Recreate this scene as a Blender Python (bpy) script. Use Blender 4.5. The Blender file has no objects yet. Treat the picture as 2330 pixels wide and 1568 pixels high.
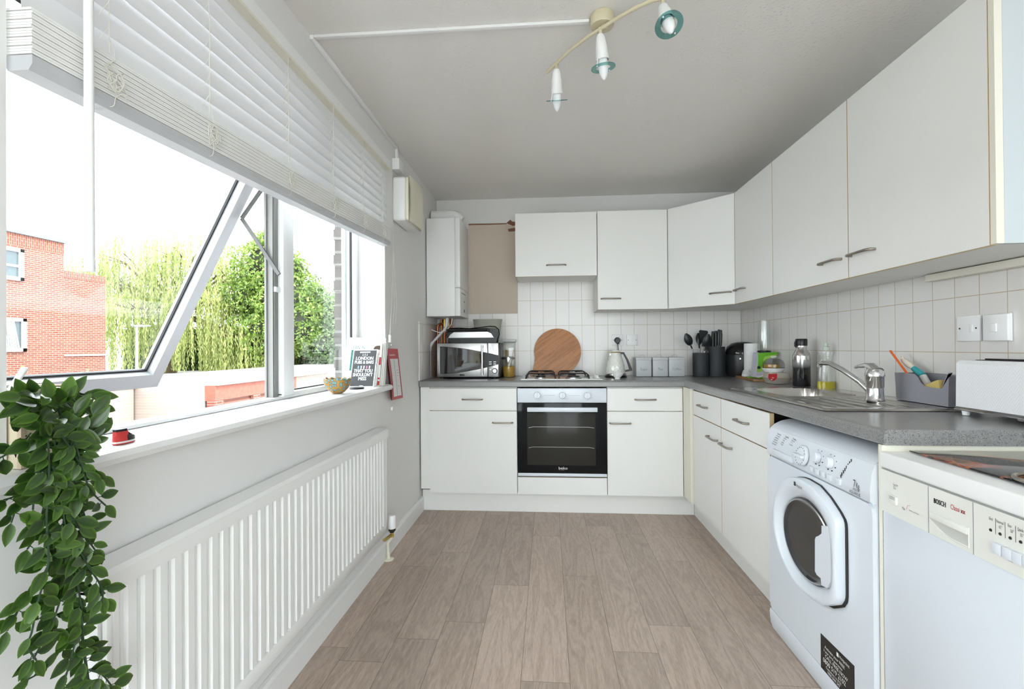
import bpy, bmesh, math, random
from mathutils import Vector, Matrix
RN = random.Random(11)
SC = bpy.context.scene
COL = SC.collection
V = Vector
# ---------------------------------------------------------------- camera survey
F = 1094.; YAW = -.0756; PIT = .0057; ROL = -.0069; EYE = 1.15
def ray(u, v):
    u = (u-1165)/F; v = (v-784)/F
    cr, sr = math.cos(ROL), math.sin(ROL)
    a, b = cr*u+sr*v, -sr*u+cr*v
    cp, sp = math.cos(PIT), math.sin(PIT)
    yf = cp+sp*b; z = sp-cp*b
    c, s = math.cos(YAW), math.sin(YAW)
    return V((c*a+s*yf, -s*a+c*yf, z))
def at(u, v, ax, val):
    """the point of the real plane ax = val that the survey photo shows at (u, v)"""
    r = ray(u, v); i = 'xyz'.index(ax); o = V((0, 0, EYE))
    return o+r*((val-o[i])/r[i])
cam = bpy.data.cameras.new('camera'); co = bpy.data.objects.new('camera', cam); COL.objects.link(co)
cam.sensor_fit = 'HORIZONTAL'; cam.sensor_width = 36; cam.lens = F/2330*36; cam.clip_start = .02; cam.clip_end = 300
c0 = ray(1165, 784).normalized(); cxr = (ray(1265, 784)-ray(1165, 784)).normalized(); cup = cxr.cross(c0)
co.matrix_world = Matrix(((cxr.x, cup.x, -c0.x, 0), (cxr.y, cup.y, -c0.y, 0), (cxr.z, cup.z, -c0.z, EYE), (0, 0, 0, 1)))
SC.camera = co

# ---------------------------------------------------------------- materials
def nodes(name):
    m = bpy.data.materials.new(name); m.use_nodes = True
    nt = m.node_tree; return m, nt, nt.nodes['Principled BSDF']
def mat(name, col, rough=.5, metal=0, coat=0, trans=0, emit=0, bump=None, var=0, vscale=20, sss=0, alpha=1, ior=1.45):
    m, nt, b = nodes(name)
    b.inputs['Base Color'].default_value = (*col, 1); b.inputs['Roughness'].default_value = rough
    b.inputs['Metallic'].default_value = metal; b.inputs['Coat Weight'].default_value = coat
    b.inputs['Transmission Weight'].default_value = trans; b.inputs['IOR'].default_value = ior
    b.inputs['Alpha'].default_value = alpha
    if emit: b.inputs['Emission Color'].default_value = (*col, 1); b.inputs['Emission Strength'].default_value = emit
    tc = nt.nodes.new('ShaderNodeTexCoord')
    if var:
        n = nt.nodes.new('ShaderNodeTexNoise'); n.inputs['Scale'].default_value = vscale; n.inputs['Detail'].default_value = 4
        nt.links.new(tc.outputs['Object'], n.inputs['Vector'])
        mx = nt.nodes.new('ShaderNodeMixRGB'); mx.inputs[1].default_value = (*[c*(1-var) for c in col], 1); mx.inputs[2].default_value = (*[min(1, c*(1+var)) for c in col], 1)
        nt.links.new(n.outputs['Fac'], mx.inputs[0]); nt.links.new(mx.outputs[0], b.inputs['Base Color'])
    if bump:
        n = nt.nodes.new('ShaderNodeTexNoise'); n.inputs['Scale'].default_value = bump[0]; n.inputs['Detail'].default_value = 3
        nt.links.new(tc.outputs['Object'], n.inputs['Vector'])
        bp = nt.nodes.new('ShaderNodeBump'); bp.inputs['Strength'].default_value = bump[1]; bp.inputs['Distance'].default_value = bump[2] if len(bump) > 2 else .002
        nt.links.new(n.outputs['Fac'], bp.inputs['Height']); nt.links.new(bp.outputs[0], b.inputs['Normal'])
    return m
def glassy(name, col=(1, 1, 1), refl=1., rough=0.0):
    """thin clear sheet: passes light straight on and reflects by Fresnel"""
    m = bpy.data.materials.new(name); m.use_nodes = True; nt = m.node_tree; nt.nodes.clear()
    o = nt.nodes.new('ShaderNodeOutputMaterial'); t = nt.nodes.new('ShaderNodeBsdfTransparent'); t.inputs[0].default_value = (*col, 1)
    g = nt.nodes.new('ShaderNodeBsdfGlossy'); g.inputs['Roughness'].default_value = rough
    lw = nt.nodes.new('ShaderNodeLayerWeight'); pw = nt.nodes.new('ShaderNodeMath'); pw.operation = 'POWER'; pw.inputs[1].default_value = 5
    lw.inputs[0].default_value = .5; nt.links.new(lw.outputs['Facing'], pw.inputs[0])
    ml = nt.nodes.new('ShaderNodeMath'); ml.operation = 'MULTIPLY_ADD'; ml.inputs[1].default_value = .9*min(1, refl); ml.inputs[2].default_value = .04*refl
    mx = nt.nodes.new('ShaderNodeMixShader')
    nt.links.new(pw.outputs[0], ml.inputs[0]); nt.links.new(ml.outputs[0], mx.inputs[0])
    nt.links.new(t.outputs[0], mx.inputs[1]); nt.links.new(g.outputs[0], mx.inputs[2]); nt.links.new(mx.outputs[0], o.inputs[0])
    return m
def translucent(name, col, f=.35):
    m = bpy.data.materials.new(name); m.use_nodes = True; nt = m.node_tree; nt.nodes.clear()
    o = nt.nodes.new('ShaderNodeOutputMaterial'); d = nt.nodes.new('ShaderNodeBsdfDiffuse'); d.inputs[0].default_value = (*col, 1)
    t = nt.nodes.new('ShaderNodeBsdfTranslucent'); t.inputs[0].default_value = (*col, 1)
    mx = nt.nodes.new('ShaderNodeMixShader'); mx.inputs[0].default_value = f
    nt.links.new(d.outputs[0], mx.inputs[1]); nt.links.new(t.outputs[0], mx.inputs[2]); nt.links.new(mx.outputs[0], o.inputs[0])
    return m
def L(nt, a, b): nt.links.new(a, b)
def tile_mat(name, ax, off):
    m, nt, b = nodes(name)
    tc = nt.nodes.new('ShaderNodeTexCoord'); sp = nt.nodes.new('ShaderNodeSeparateXYZ'); cb = nt.nodes.new('ShaderNodeCombineXYZ')
    L(nt, tc.outputs['Object'], sp.inputs[0])
    for i, (src, o) in enumerate(((sp.outputs[ax], off[0]), (sp.outputs['Z'], off[1]))):
        a = nt.nodes.new('ShaderNodeMath'); a.operation = 'ADD'; a.inputs[1].default_value = o; L(nt, src, a.inputs[0]); L(nt, a.outputs[0], cb.inputs[i])
    br = nt.nodes.new('ShaderNodeTexBrick'); br.offset = 0; br.squash = 1
    for k, v_ in (('Scale', 1), ('Mortar Size', .0016), ('Mortar Smooth', .2), ('Brick Width', .1025), ('Row Height', .2013), ('Bias', 0)): br.inputs[k].default_value = v_
    br.inputs['Color1'].default_value = (.70, .675, .655, 1); br.inputs['Color2'].default_value = (.72, .70, .68, 1); br.inputs['Mortar'].default_value = (.50, .42, .32, 1)
    L(nt, cb.outputs[0], br.inputs['Vector']); L(nt, br.outputs['Color'], b.inputs['Base Color'])
    iv = nt.nodes.new('ShaderNodeMath'); iv.operation = 'SUBTRACT'; iv.inputs[0].default_value = 1; L(nt, br.outputs['Fac'], iv.inputs[1])
    bp = nt.nodes.new('ShaderNodeBump'); bp.inputs['Strength'].default_value = .5; bp.inputs['Distance'].default_value = .002
    L(nt, iv.outputs[0], bp.inputs['Height']); L(nt, bp.outputs[0], b.inputs['Normal'])
    b.inputs['Roughness'].default_value = .22
    return m
def brick_mat(name, ax='Y', c1=(.30, .085, .05), c2=(.42, .14, .08), mor=(.5, .42, .36), vert=False, scale=1):
    m, nt, b = nodes(name)
    tc = nt.nodes.new('ShaderNodeTexCoord'); sp = nt.nodes.new('ShaderNodeSeparateXYZ'); cb = nt.nodes.new('ShaderNodeCombineXYZ')
    L(nt, tc.outputs['Object'], sp.inputs[0])
    L(nt, sp.outputs[ax], cb.inputs[1 if vert else 0]); L(nt, sp.outputs['Z'], cb.inputs[0 if vert else 1])
    br = nt.nodes.new('ShaderNodeTexBrick')
    for k, v_ in (('Scale', 1), ('Mortar Size', .008*scale), ('Mortar Smooth', .1), ('Brick Width', .235*scale), ('Row Height', .078*scale), ('Bias', -.2)): br.inputs[k].default_value = v_
    br.inputs['Color1'].default_value = (*c1, 1); br.inputs['Color2'].default_value = (*c2, 1); br.inputs['Mortar'].default_value = (*mor, 1)
    L(nt, cb.outputs[0], br.inputs['Vector'])
    n = nt.nodes.new('ShaderNodeTexNoise'); n.inputs['Scale'].default_value = 1.3; n.inputs['Detail'].default_value = 5; L(nt, tc.outputs['Object'], n.inputs['Vector'])
    mx = nt.nodes.new('ShaderNodeMixRGB'); mx.blend_type = 'MULTIPLY'; mx.inputs[0].default_value = .5
    L(nt, br.outputs['Color'], mx.inputs[1]); L(nt, n.outputs['Color'], mx.inputs[2]); 
    rp = nt.nodes.new('ShaderNodeMixRGB'); rp.inputs[0].default_value = .75; L(nt, mx.outputs[0], rp.inputs[1]); L(nt, br.outputs['Color'], rp.inputs[2])
    L(nt, rp.outputs[0], b.inputs['Base Color']); b.inputs['Roughness'].default_value = .9
    return m
def counter_mat():
    m, nt, b = nodes('grey speckled laminate')
    tc = nt.nodes.new('ShaderNodeTexCoord'); n = nt.nodes.new('ShaderNodeTexNoise'); n.inputs['Scale'].default_value = 420; n.inputs['Detail'].default_value = 3
    L(nt, tc.outputs['Object'], n.inputs['Vector'])
    r = nt.nodes.new('ShaderNodeValToRGB'); e = r.color_ramp.elements
    e[0].position = .34; e[0].color = (.07, .065, .065, 1); e[1].position = .66; e[1].color = (.33, .325, .32, 1)
    k = e.new(.42); k.color = (.215, .213, .212, 1); k = e.new(.60); k.color = (.235, .233, .232, 1)
    L(nt, n.outputs['Fac'], r.inputs[0]); L(nt, r.outputs[0], b.inputs['Base Color']); b.inputs['Roughness'].default_value = .3; b.inputs['Coat Weight'].default_value = .35; b.inputs['Coat Roughness'].default_value = .22
    return m
def wood_mat(name, base, dark, scale=(1, 1, 1), ring=6, rough=.5, attr=False, rot=0, contrast=1.):
    m, nt, b = nodes(name)
    tc = nt.nodes.new('ShaderNodeTexCoord'); mp = nt.nodes.new('ShaderNodeMapping'); mp.inputs['Scale'].default_value = scale
    if rot: mp.vector_type = 'TEXTURE'; mp.inputs['Scale'].default_value = tuple(1/q for q in scale); mp.inputs['Rotation'].default_value = (0, rot, 0)
    src = tc.outputs['Object']
    if attr:
        at_ = nt.nodes.new('ShaderNodeAttribute'); at_.attribute_name = 'tint'
        va = nt.nodes.new('ShaderNodeVectorMath'); va.operation = 'MULTIPLY_ADD'; va.inputs[1].default_value = (31, 17, 7)
        L(nt, at_.outputs['Color'], va.inputs[0]); L(nt, src, va.inputs[2]); src = va.outputs[0]
    L(nt, src, mp.inputs['Vector'])
    n1 = nt.nodes.new('ShaderNodeTexNoise'); n1.inputs['Scale'].default_value = ring; n1.inputs['Detail'].default_value = 5; n1.inputs['Distortion'].default_value = .6
    L(nt, mp.outputs[0], n1.inputs['Vector'])
    ml = nt.nodes.new('ShaderNodeMath'); ml.operation = 'MULTIPLY'; ml.inputs[1].default_value = 14 if attr else 5
    fr = nt.nodes.new('ShaderNodeMath'); fr.operation = 'PINGPONG'; fr.inputs[1].default_value = 1.
    L(nt, n1.outputs['Fac'], ml.inputs[0]); L(nt, ml.outputs[0], fr.inputs[0])
    mp2 = nt.nodes.new('ShaderNodeMapping'); mp2.inputs['Scale'].default_value = tuple(s*6 for s in scale)
    if rot: mp2.vector_type = 'TEXTURE'; mp2.inputs['Scale'].default_value = tuple(1/(6*q) for q in scale); mp2.inputs['Rotation'].default_value = (0, rot, 0)
    L(nt, src, mp2.inputs['Vector'])
    n2 = nt.nodes.new('ShaderNodeTexNoise'); n2.inputs['Scale'].default_value = ring*3; n2.inputs['Detail'].default_value = 6; L(nt, mp2.outputs[0], n2.inputs['Vector'])
    ad = nt.nodes.new('ShaderNodeMath'); ad.operation = 'MULTIPLY_ADD'; ad.inputs[1].default_value = .35; L(nt, fr.outputs[0], ad.inputs[0]); L(nt, n2.outputs['Fac'], ad.inputs[2])
    mx = nt.nodes.new('ShaderNodeMixRGB'); mx.inputs[1].default_value = (*dark, 1); mx.inputs[2].default_value = (*base, 1)
    mr = nt.nodes.new('ShaderNodeMapRange'); mr.inputs[1].default_value = .3; mr.inputs[2].default_value = .3+.55/contrast; L(nt, ad.outputs[0], mr.inputs[0]); L(nt, mr.outputs[0], mx.inputs[0])
    out = mx.outputs[0]
    if attr:
        sp = nt.nodes.new('ShaderNodeSeparateXYZ'); L(nt, at_.outputs['Color'], sp.inputs[0])
        m2 = nt.nodes.new('ShaderNodeMapRange'); m2.inputs[3].default_value = .86; m2.inputs[4].default_value = 1.1; L(nt, sp.outputs[0], m2.inputs[0])
        vm = nt.nodes.new('ShaderNodeVectorMath'); vm.operation = 'SCALE'; L(nt, out, vm.inputs[0]); L(nt, m2.outputs[0], vm.inputs['Scale']); out = vm.outputs[0]
    L(nt, out, b.inputs['Base Color']); b.inputs['Roughness'].default_value = rough
    return m
def ceiling_mat():
    m, nt, b = nodes('stippled ceiling paint')
    tc = nt.nodes.new('ShaderNodeTexCoord'); vo = nt.nodes.new('ShaderNodeTexVoronoi'); vo.inputs['Scale'].default_value = 85
    L(nt, tc.outputs['Object'], vo.inputs['Vector'])
    mr = nt.nodes.new('ShaderNodeMapRange'); mr.inputs[1].default_value = 0; mr.inputs[2].default_value = .35; mr.inputs[3].default_value = 1; mr.inputs[4].default_value = 0
    L(nt, vo.outputs['Distance'], mr.inputs[0])
    bp = nt.nodes.new('ShaderNodeBump'); bp.inputs['Strength'].default_value = .32; bp.inputs['Distance'].default_value = .003
    L(nt, mr.outputs[0], bp.inputs['Height']); L(nt, bp.outputs[0], b.inputs['Normal'])
    b.inputs['Base Color'].default_value = (.60, .585, .57, 1); b.inputs['Roughness'].default_value = .38
    n = nt.nodes.new('ShaderNodeTexNoise'); n.inputs['Scale'].default_value = 1.1; n.inputs['Detail'].default_value = 3; L(nt, tc.outputs['Object'], n.inputs['Vector'])
    mx = nt.nodes.new('ShaderNodeMixRGB'); mx.inputs[1].default_value = (.74, .715, .685, 1); mx.inputs[2].default_value = (.79, .775, .75, 1)
    L(nt, n.outputs['Fac'], mx.inputs[0]); L(nt, mx.outputs[0], b.inputs['Base Color'])
    return m
def leaf_mat(name, c1, c2, tr=.35, rough=.35, attr=False, scale=6):
    m = bpy.data.materials.new(name); m.use_nodes = True; nt = m.node_tree; b = nt.nodes['Principled BSDF']; o = nt.nodes['Material Output']
    mx = nt.nodes.new('ShaderNodeMixRGB'); mx.inputs[1].default_value = (*c1, 1); mx.inputs[2].default_value = (*c2, 1)
    if attr:
        a = nt.nodes.new('ShaderNodeAttribute'); a.attribute_name = 'tint'; L(nt, a.outputs['Fac'], mx.inputs[0])
    else:
        tc = nt.nodes.new('ShaderNodeTexCoord'); n = nt.nodes.new('ShaderNodeTexNoise'); n.inputs['Scale'].default_value = scale; n.inputs['Detail'].default_value = 4
        L(nt, tc.outputs['Object'], n.inputs['Vector']); cr = nt.nodes.new('ShaderNodeMapRange'); cr.inputs[1].default_value = .35; cr.inputs[2].default_value = .65
        L(nt, n.outputs['Fac'], cr.inputs[0]); L(nt, cr.outputs[0], mx.inputs[0])
    L(nt, mx.outputs[0], b.inputs['Base Color']); b.inputs['Roughness'].default_value = rough
    t = nt.nodes.new('ShaderNodeBsdfTranslucent'); L(nt, mx.outputs[0], t.inputs[0])
    ms = nt.nodes.new('ShaderNodeMixShader'); ms.inputs[0].default_value = tr
    L(nt, b.outputs[0], ms.inputs[1]); L(nt, t.outputs[0], ms.inputs[2]); L(nt, ms.outputs[0], o.inputs[0])
    return m

M = {}
M['wall'] = mat('matt white wall paint', (.74, .735, .73), .7, bump=(120, .08))
M['wallback'] = mat('white back wall paint', (.70, .69, .68), .7, bump=(120, .08))
M['ceil'] = ceiling_mat()
M['white'] = mat('white satin paint', (.80, .80, .80), .35)
M['upvc'] = mat('white window plastic', (.78, .79, .80), .3)
M['gasket'] = mat('black rubber gasket', (.012, .012, .012), .5)
M['alu'] = mat('dull aluminium', (.42, .43, .42), .45, .7)
M['lam'] = mat('off white laminate', (.76, .755, .735), .42)
M['edge'] = mat('cream edge banding', (.62, .47, .27), .5)
M['cream'] = mat('yellowed cream paint', (.74, .715, .62), .5)
M['enamel'] = mat('white appliance enamel', (.66, .70, .755), .22)
M['greyplastic'] = mat('warm white plastic', (.72, .72, .68), .35)
M['black'] = mat('black plastic', (.012, .012, .013), .35)
M['blackgloss'] = mat('gloss black', (.008, .008, .009), .08)
M['steel'] = mat('brushed steel', (.55, .55, .55), .28, 1)
M['satinsteel'] = mat('satin nickel handle', (.33, .30, .26), .35, .9)
M['chrome'] = mat('chrome', (.75, .76, .78), .07, 1)
M['copper'] = mat('copper pipe', (.45, .17, .08), .35, .9)
M['brass'] = mat('brass', (.55, .38, .12), .3, .9)
M['glass'] = glassy('clear glass', (.97, .99, .98))
M['jar'] = glassy('jar glass', (.96, .97, .96), 1.5)
M['teal'] = glassy('teal tinted glass ring', (.45, .68, .67), 1.2)
M['counter'] = counter_mat()
M['tileb'] = tile_mat('white tiles of back wall', 'X', (.2448+.1025*10, -.919+.2013*2))
M['tiler'] = tile_mat('white tiles of side wall', 'Y', (-1.5893+.1025*20, -.919+.2013*2))
M['tilel'] = tile_mat('white tiles of window wall', 'Y', (0, -.919+.2013*2))
M['floor'] = wood_mat('grey oak vinyl plank', (.50, .40, .335), (.32, .245, .20), (9, 1, 1), 1.6, .42, attr=True, contrast=.8)
M['bamboo'] = wood_mat('bamboo board', (.46, .20, .075), (.23, .085, .028), (1.5, 4, 22), 2, .4, rot=-.62, contrast=1.2)
M['text'] = mat('black lettering', (.02, .02, .022), .5)
M['textgrey'] = mat('grey lettering', (.22, .23, .24), .5)
M['textwhite'] = mat('white lettering', (.85, .85, .85), .5)
M['red'] = mat('red card', (.45, .02, .025), .4)
M['paper'] = mat('white paper', (.8, .8, .79), .7)

# ---------------------------------------------------------------- mesh builder
class MB:
    def __init__(s): s.v = []; s.f = []; s.m = []; s.s = []; s.T = None
    def add(s, vs, fs, m=0, smooth=False):
        o = len(s.v)
        s.v.extend([(s.T @ V(p)) if s.T else V(p) for p in vs])
        for i, f in enumerate(fs):
            s.f.append([o+k for k in f]); s.m.append(m[i] if isinstance(m, (list, tuple)) else m); s.s.append(smooth)
        return s
    def box(s, x0, x1, y0, y1, z0, z1, m=0, b=0, seg=2):
        if x0 > x1: x0, x1 = x1, x0
        if y0 > y1: y0, y1 = y1, y0
        if z0 > z1: z0, z1 = z1, z0
        vs = [(x, y, z) for x in (x0, x1) for y in (y0, y1) for z in (z0, z1)]
        fs = [(0, 1, 3, 2), (4, 6, 7, 5), (0, 4, 5, 1), (2, 3, 7, 6), (0, 2, 6, 4), (1, 5, 7, 3)]
        if not b: return s.add(vs, fs, m)
        bm = bmesh.new(); bv = [bm.verts.new(p) for p in vs]
        for f in fs: bm.faces.new([bv[i] for i in f])
        bmesh.ops.bevel(bm, geom=list(bm.edges), offset=min(b, (x1-x0)*.49, (y1-y0)*.49, (z1-z0)*.49), segments=seg, profile=.5, affect='EDGES')
        bm.verts.index_update()
        s.add([p.co.copy() for p in bm.verts], [[q.index for q in f.verts] for f in bm.faces], m, True); bm.free(); return s
    def tube(s, pts, r, m=0, seg=8, caps=True, closed=False):
        pts = [V(p) for p in pts]; n = len(pts); rr = r if isinstance(r, (list, tuple)) else [r]*n
        vs = []; up = None
        for i, p in enumerate(pts):
            if closed: d = pts[(i+1) % n]-pts[i-1]
            else: d = pts[min(i+1, n-1)]-pts[max(i-1, 0)]
            d.normalize()
            if up is None: up = V((0, 0, 1)) if abs(d.z) < .9 else V((1, 0, 0))
            a = up-d*up.dot(d)
            if a.length < 1e-5: a = d.orthogonal()
            a.normalize(); b_ = d.cross(a); up = a
            for k in range(seg):
                t = 2*math.pi*k/seg; vs.append(p+(a*math.cos(t)+b_*math.sin(t))*rr[i])
        fs = []
        for i in range(n if closed else n-1):
            j = (i+1) % n
            for k in range(seg): fs.append((i*seg+k, i*seg+(k+1) % seg, j*seg+(k+1) % seg, j*seg+k))
        s.add(vs, fs, m, True)
        if caps and not closed:
            s.add(vs[:seg], [list(range(seg))[::-1]], m); s.add(vs[-seg:], [list(range(seg))], m)
        return s
    def cyl(s, p0, p1, r0, r1=None, m=0, seg=20, caps=True): return s.tube([p0, p1], [r0, r0 if r1 is None else r1], m, seg, caps)
    def lathe(s, prof, c=(0, 0, 0), ax=(0, 0, 1), m=0, seg=28, smooth=True, a0=0, a1=2*math.pi, sx=1, sy=1):
        ax = V(ax).normalized(); c = V(c); q = V((0, 0, 1)).rotation_difference(ax)
        full = abs(a1-a0-2*math.pi) < 1e-6; ns = seg if full else seg+1
        vs = []
        for r, z in prof:
            for k in range(ns):
                t = a0+(a1-a0)*k/seg; vs.append(c+q @ V((r*math.cos(t)*sx, r*math.sin(t)*sy, z)))
        fs = []; mm = []
        for i in range(len(prof)-1):
            for k in range(seg):
                k2 = (k+1) % ns; fs.append((i*ns+k, i*ns+k2, (i+1)*ns+k2, (i+1)*ns+k)); mm.append(m[i] if isinstance(m, (list, tuple)) else m)
        s.add(vs, fs, mm, smooth); return s
    def prism(s, poly, plane, a, b, m=0, ms=None, smooth=False):
        """poly in the two axes of plane ('yz', 'xz', 'xy'), extruded from a to b on the third"""
        n = len(poly)
        def P(p, t): return {'yz': (t, p[0], p[1]), 'xz': (p[0], t, p[1]), 'xy': (p[0], p[1], t)}[plane]
        vs = [P(p, a) for p in poly]+[P(p, b) for p in poly]
        s.add(vs, [list(range(n))[::-1], list(range(n, 2*n))], m)
        s.add(vs, [(i, (i+1) % n, n+(i+1) % n, n+i) for i in range(n)], m if ms is None else ms, smooth); return s
    def grid(s, fn, nu, nv, m=0, smooth=True):
        vs = [fn(i/nu, j/nv) for i in range(nu+1) for j in range(nv+1)]
        s.add(vs, [(i*(nv+1)+j, (i+1)*(nv+1)+j, (i+1)*(nv+1)+j+1, i*(nv+1)+j+1) for i in range(nu) for j in range(nv)], m, smooth); return s
    def ball(s, c, r, m=0, seg=14, sx=1, sy=1, sz=1):
        prof = [(max(1e-5, math.sin(math.pi*i/10)), -math.cos(math.pi*i/10)) for i in range(11)]
        c = V(c); vs = []
        for a, z in prof:
            for k in range(seg):
                t = 2*math.pi*k/seg; vs.append(c+V((a*math.cos(t)*r*sx, a*math.sin(t)*r*sy, z*r*sz)))
        s.add(vs, [(i*seg+k, i*seg+(k+1) % seg, (i+1)*seg+(k+1) % seg, (i+1)*seg+k) for i in range(10) for k in range(seg)], m, True); return s
    def text(s, body, size, org, xd, yd, m=0, align='LEFT', ext=.0003, sx=1):
        cu = bpy.data.curves.new('t', 'FONT'); cu.body = body; cu.size = size; cu.align_x = align; cu.extrude = 0; cu.resolution_u = 2
        ob = bpy.data.objects.new('t', cu); COL.objects.link(ob); bpy.context.view_layer.update()
        me = bpy.data.meshes.new_from_object(ob.evaluated_get(bpy.context.evaluated_depsgraph_get()))
        xd = V(xd).normalized(); yd = V(yd).normalized(); n = xd.cross(yd); org = V(org)
        s.add([org+xd*p.co.x*sx+yd*p.co.y+n*ext for p in me.vertices], [list(p.vertices) for p in me.polygons], m)
        bpy.data.objects.remove(ob); bpy.data.curves.remove(cu); bpy.data.meshes.remove(me); return s
    def build(s, name, mats, parent=None, org=(0, 0, 0), tint=None):
        off = V(org); p = parent
        if parent is not None:
            off = V((0, 0, 0))
            while p is not None: off += p.location; p = p.parent
        if not isinstance(mats, (list, tuple)): mats = [mats]
        me = bpy.data.meshes.new(name); me.from_pydata([tuple(v-off) for v in s.v], [], s.f)
        for x in mats: me.materials.append(x if not isinstance(x, str) else M[x])
        me.polygons.foreach_set('material_index', s.m); me.polygons.foreach_set('use_smooth', s.s)
        if tint:
            at_ = me.color_attributes.new('tint', 'FLOAT_COLOR', 'POINT')
            for i, c in enumerate(tint): at_.data[i].color = (*c, 1)
        bm = bmesh.new(); bm.from_mesh(me)
        if tint is None: bmesh.ops.remove_doubles(bm, verts=bm.verts, dist=1e-6)
        bmesh.ops.recalc_face_normals(bm, faces=bm.faces) if tint is None else None
        bm.to_mesh(me); bm.free()
        if any(s.s) and any(not q for q in s.s) or any(s.s):
            try: me.set_sharp_from_angle(angle=math.radians(42))
            except Exception: pass
        o = bpy.data.objects.new(name, me); COL.objects.link(o)
        if parent is not None: o.parent = parent
        else: o.location = off
        return o
def tag(o, label=None, cat=None, group=None, kind=None):
    if label: o['label'] = label
    if cat: o['category'] = cat
    if group: o['group'] = group
    if kind: o['kind'] = kind
    return o
def thing(name, loc, label, cat, group=None):
    o = bpy.data.objects.new(name, None); COL.objects.link(o); o.location = loc; o.empty_display_size = .05
    return tag(o, label, cat, group)
def place(o, loc, rz=0, rot=None):
    o.location = loc; o.rotation_euler = rot if rot else (0, 0, rz); return o
def bx(*a, **k): return MB().box(*a, **k)
# ================================================================ setting
XL = -.905; XR = 1.505; YB = 3.875; ZC = 2.354; YF = -1.5
SI = .95      # sill height
# floor of vinyl planks: every plank its own quad with its own tint, joints where the photo shows them
J = [(-.824, 3.09), (-.69, 2.49), (-.8375, 1.80), (-.5126, 2.674), (-.356, 3.283), (-.02, 2.94), (.317, 3.124), (-.182, 2.322), (.15, 2.434), (-.36, 2.0),
     (-.02, 1.66), (.315, 1.843), (.487, 2.027), (.661, 2.636), (.822, 2.953), (.932, 2.30), (.81, 1.694)]
fl = MB(); tint = []
PW = .1686; PX0 = -.1033-PW*5
for k in range(16):
    xa, xb = PX0+k*PW-.0, PX0+(k+1)*PW
    if xa > XR: break
    js = sorted(j[1] for j in J if xa <= j[0] < xb)
    if not js: js = [RN.uniform(1.5, 3)]
    while js[0] > YF: js.insert(0, js[0]-RN.uniform(.75, 1.0))
    while js[-1] < YB: js.append(js[-1]+RN.uniform(.75, 1.0))
    for a, b in zip(js, js[1:]):
        a2, b2 = max(a, YF), min(b, YB)
        if b2 <= a2: continue
        fl.add([(max(xa, XL-.05)+.0006, a2+.0006, 0), (min(xb, XR)-.0006, a2+.0006, 0), (min(xb, XR)-.0006, b2-.0006, 0), (max(xa, XL-.05)+.0006, b2-.0006, 0)], [(0, 1, 2, 3)])
        c = (RN.random(), RN.random(), RN.random()); tint += [c]*4
M['gap'] = mat('dark plank seam', (.10, .075, .06), .8)
n0 = len(fl.v)
fl.box(XL-.05, XR+.05, YF, YB+.05, -.06, -.0012, 1); tint += [(0, 0, 0)]*(len(fl.v)-n0)
tag(fl.build('floor', ['floor', 'gap'], tint=tint), kind='structure')
tag(bx(XL-.3, XR+.1, YF, YB+.1, ZC, ZC+.12).build('ceiling', 'ceil'), kind='structure')
WY0, WY1, WZ0, WZ1 = .739, 2.6124, .925, 2.19
M['brick'] = brick_mat('red brick', c1=(.16, .040, .024), c2=(.23, .068, .040), mor=(.30, .24, .20))
M['brickx'] = brick_mat('red brick facing camera', 'X')
wl = MB(); XO = -1.13
for (y0, y1, z0, z1) in ((YF, WY0, 0, ZC), (WY1, YB, 0, ZC), (WY0, WY1, 0, WZ0), (WY0, WY1, WZ1, ZC)):
    wl.box(XO, XL, y0, y1, z0-.0, z1)
wl2 = MB()
for (y0, y1, z0, z1) in ((YF, WY0-.02, -2, 3), (WY1+.125, YB+.3, -2, 3), (WY0-.02, WY1+.125, -2, WZ0-.03), (WY0-.02, WY1+.125, WZ1, 3)):
    wl2.box(-1.25, XO-.001, y0, y1, z0, z1)
wlo = tag(wl.build('wall_left', 'wall'), kind='structure')
for j in range(26):   # toothed brick ends in the reveal
    if j % 2: wl2.box(-1.25, -1.165, WY1+.110, WY1+.126, .96+.075*j, .96+.075*j+.062)
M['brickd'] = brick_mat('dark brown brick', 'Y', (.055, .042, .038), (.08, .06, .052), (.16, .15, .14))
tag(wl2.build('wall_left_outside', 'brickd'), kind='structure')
tag(bx(XL-.25, XR+.1, YB, YB+.12, 0, ZC).build('wall_back', 'wallback'), kind='structure')
tag(bx(XR, XR+.12, YF, YB, 0, ZC).build('wall_right', 'wall'), kind='structure')
wf = MB().box(XL-.2, -.84, YF-.12, YF, 0, ZC).box(1.44, XR+.1, YF-.12, YF, 0, ZC).box(-.84, 1.44, YF-.12, YF, 2.28, ZC)  # wide opening shaped to let in frontal fill light
tag(wf.build('wall_front', 'wall'), kind='structure')
d = tag(MB().box(-.84, -.79, YF-.1, YF-.03, 0, 2.28).box(1.39, 1.44, YF-.1, YF-.03, 0, 2.28).box(-.79, 1.39, YF-.1, YF-.03, 2.23, 2.28).box(-.79, 1.39, YF-.1, YF-.03, 0, .05).box(.28, .32, YF-.1, YF-.03, .05, 2.23).build('added_fill_door', 'upvc'), kind='structure')  # unseen glazed opening behind the camera, added for fill light
bx(-.79, 1.39, YF-.066, YF-.062, .05, 2.23).build('pane', 'glass', d)
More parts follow.
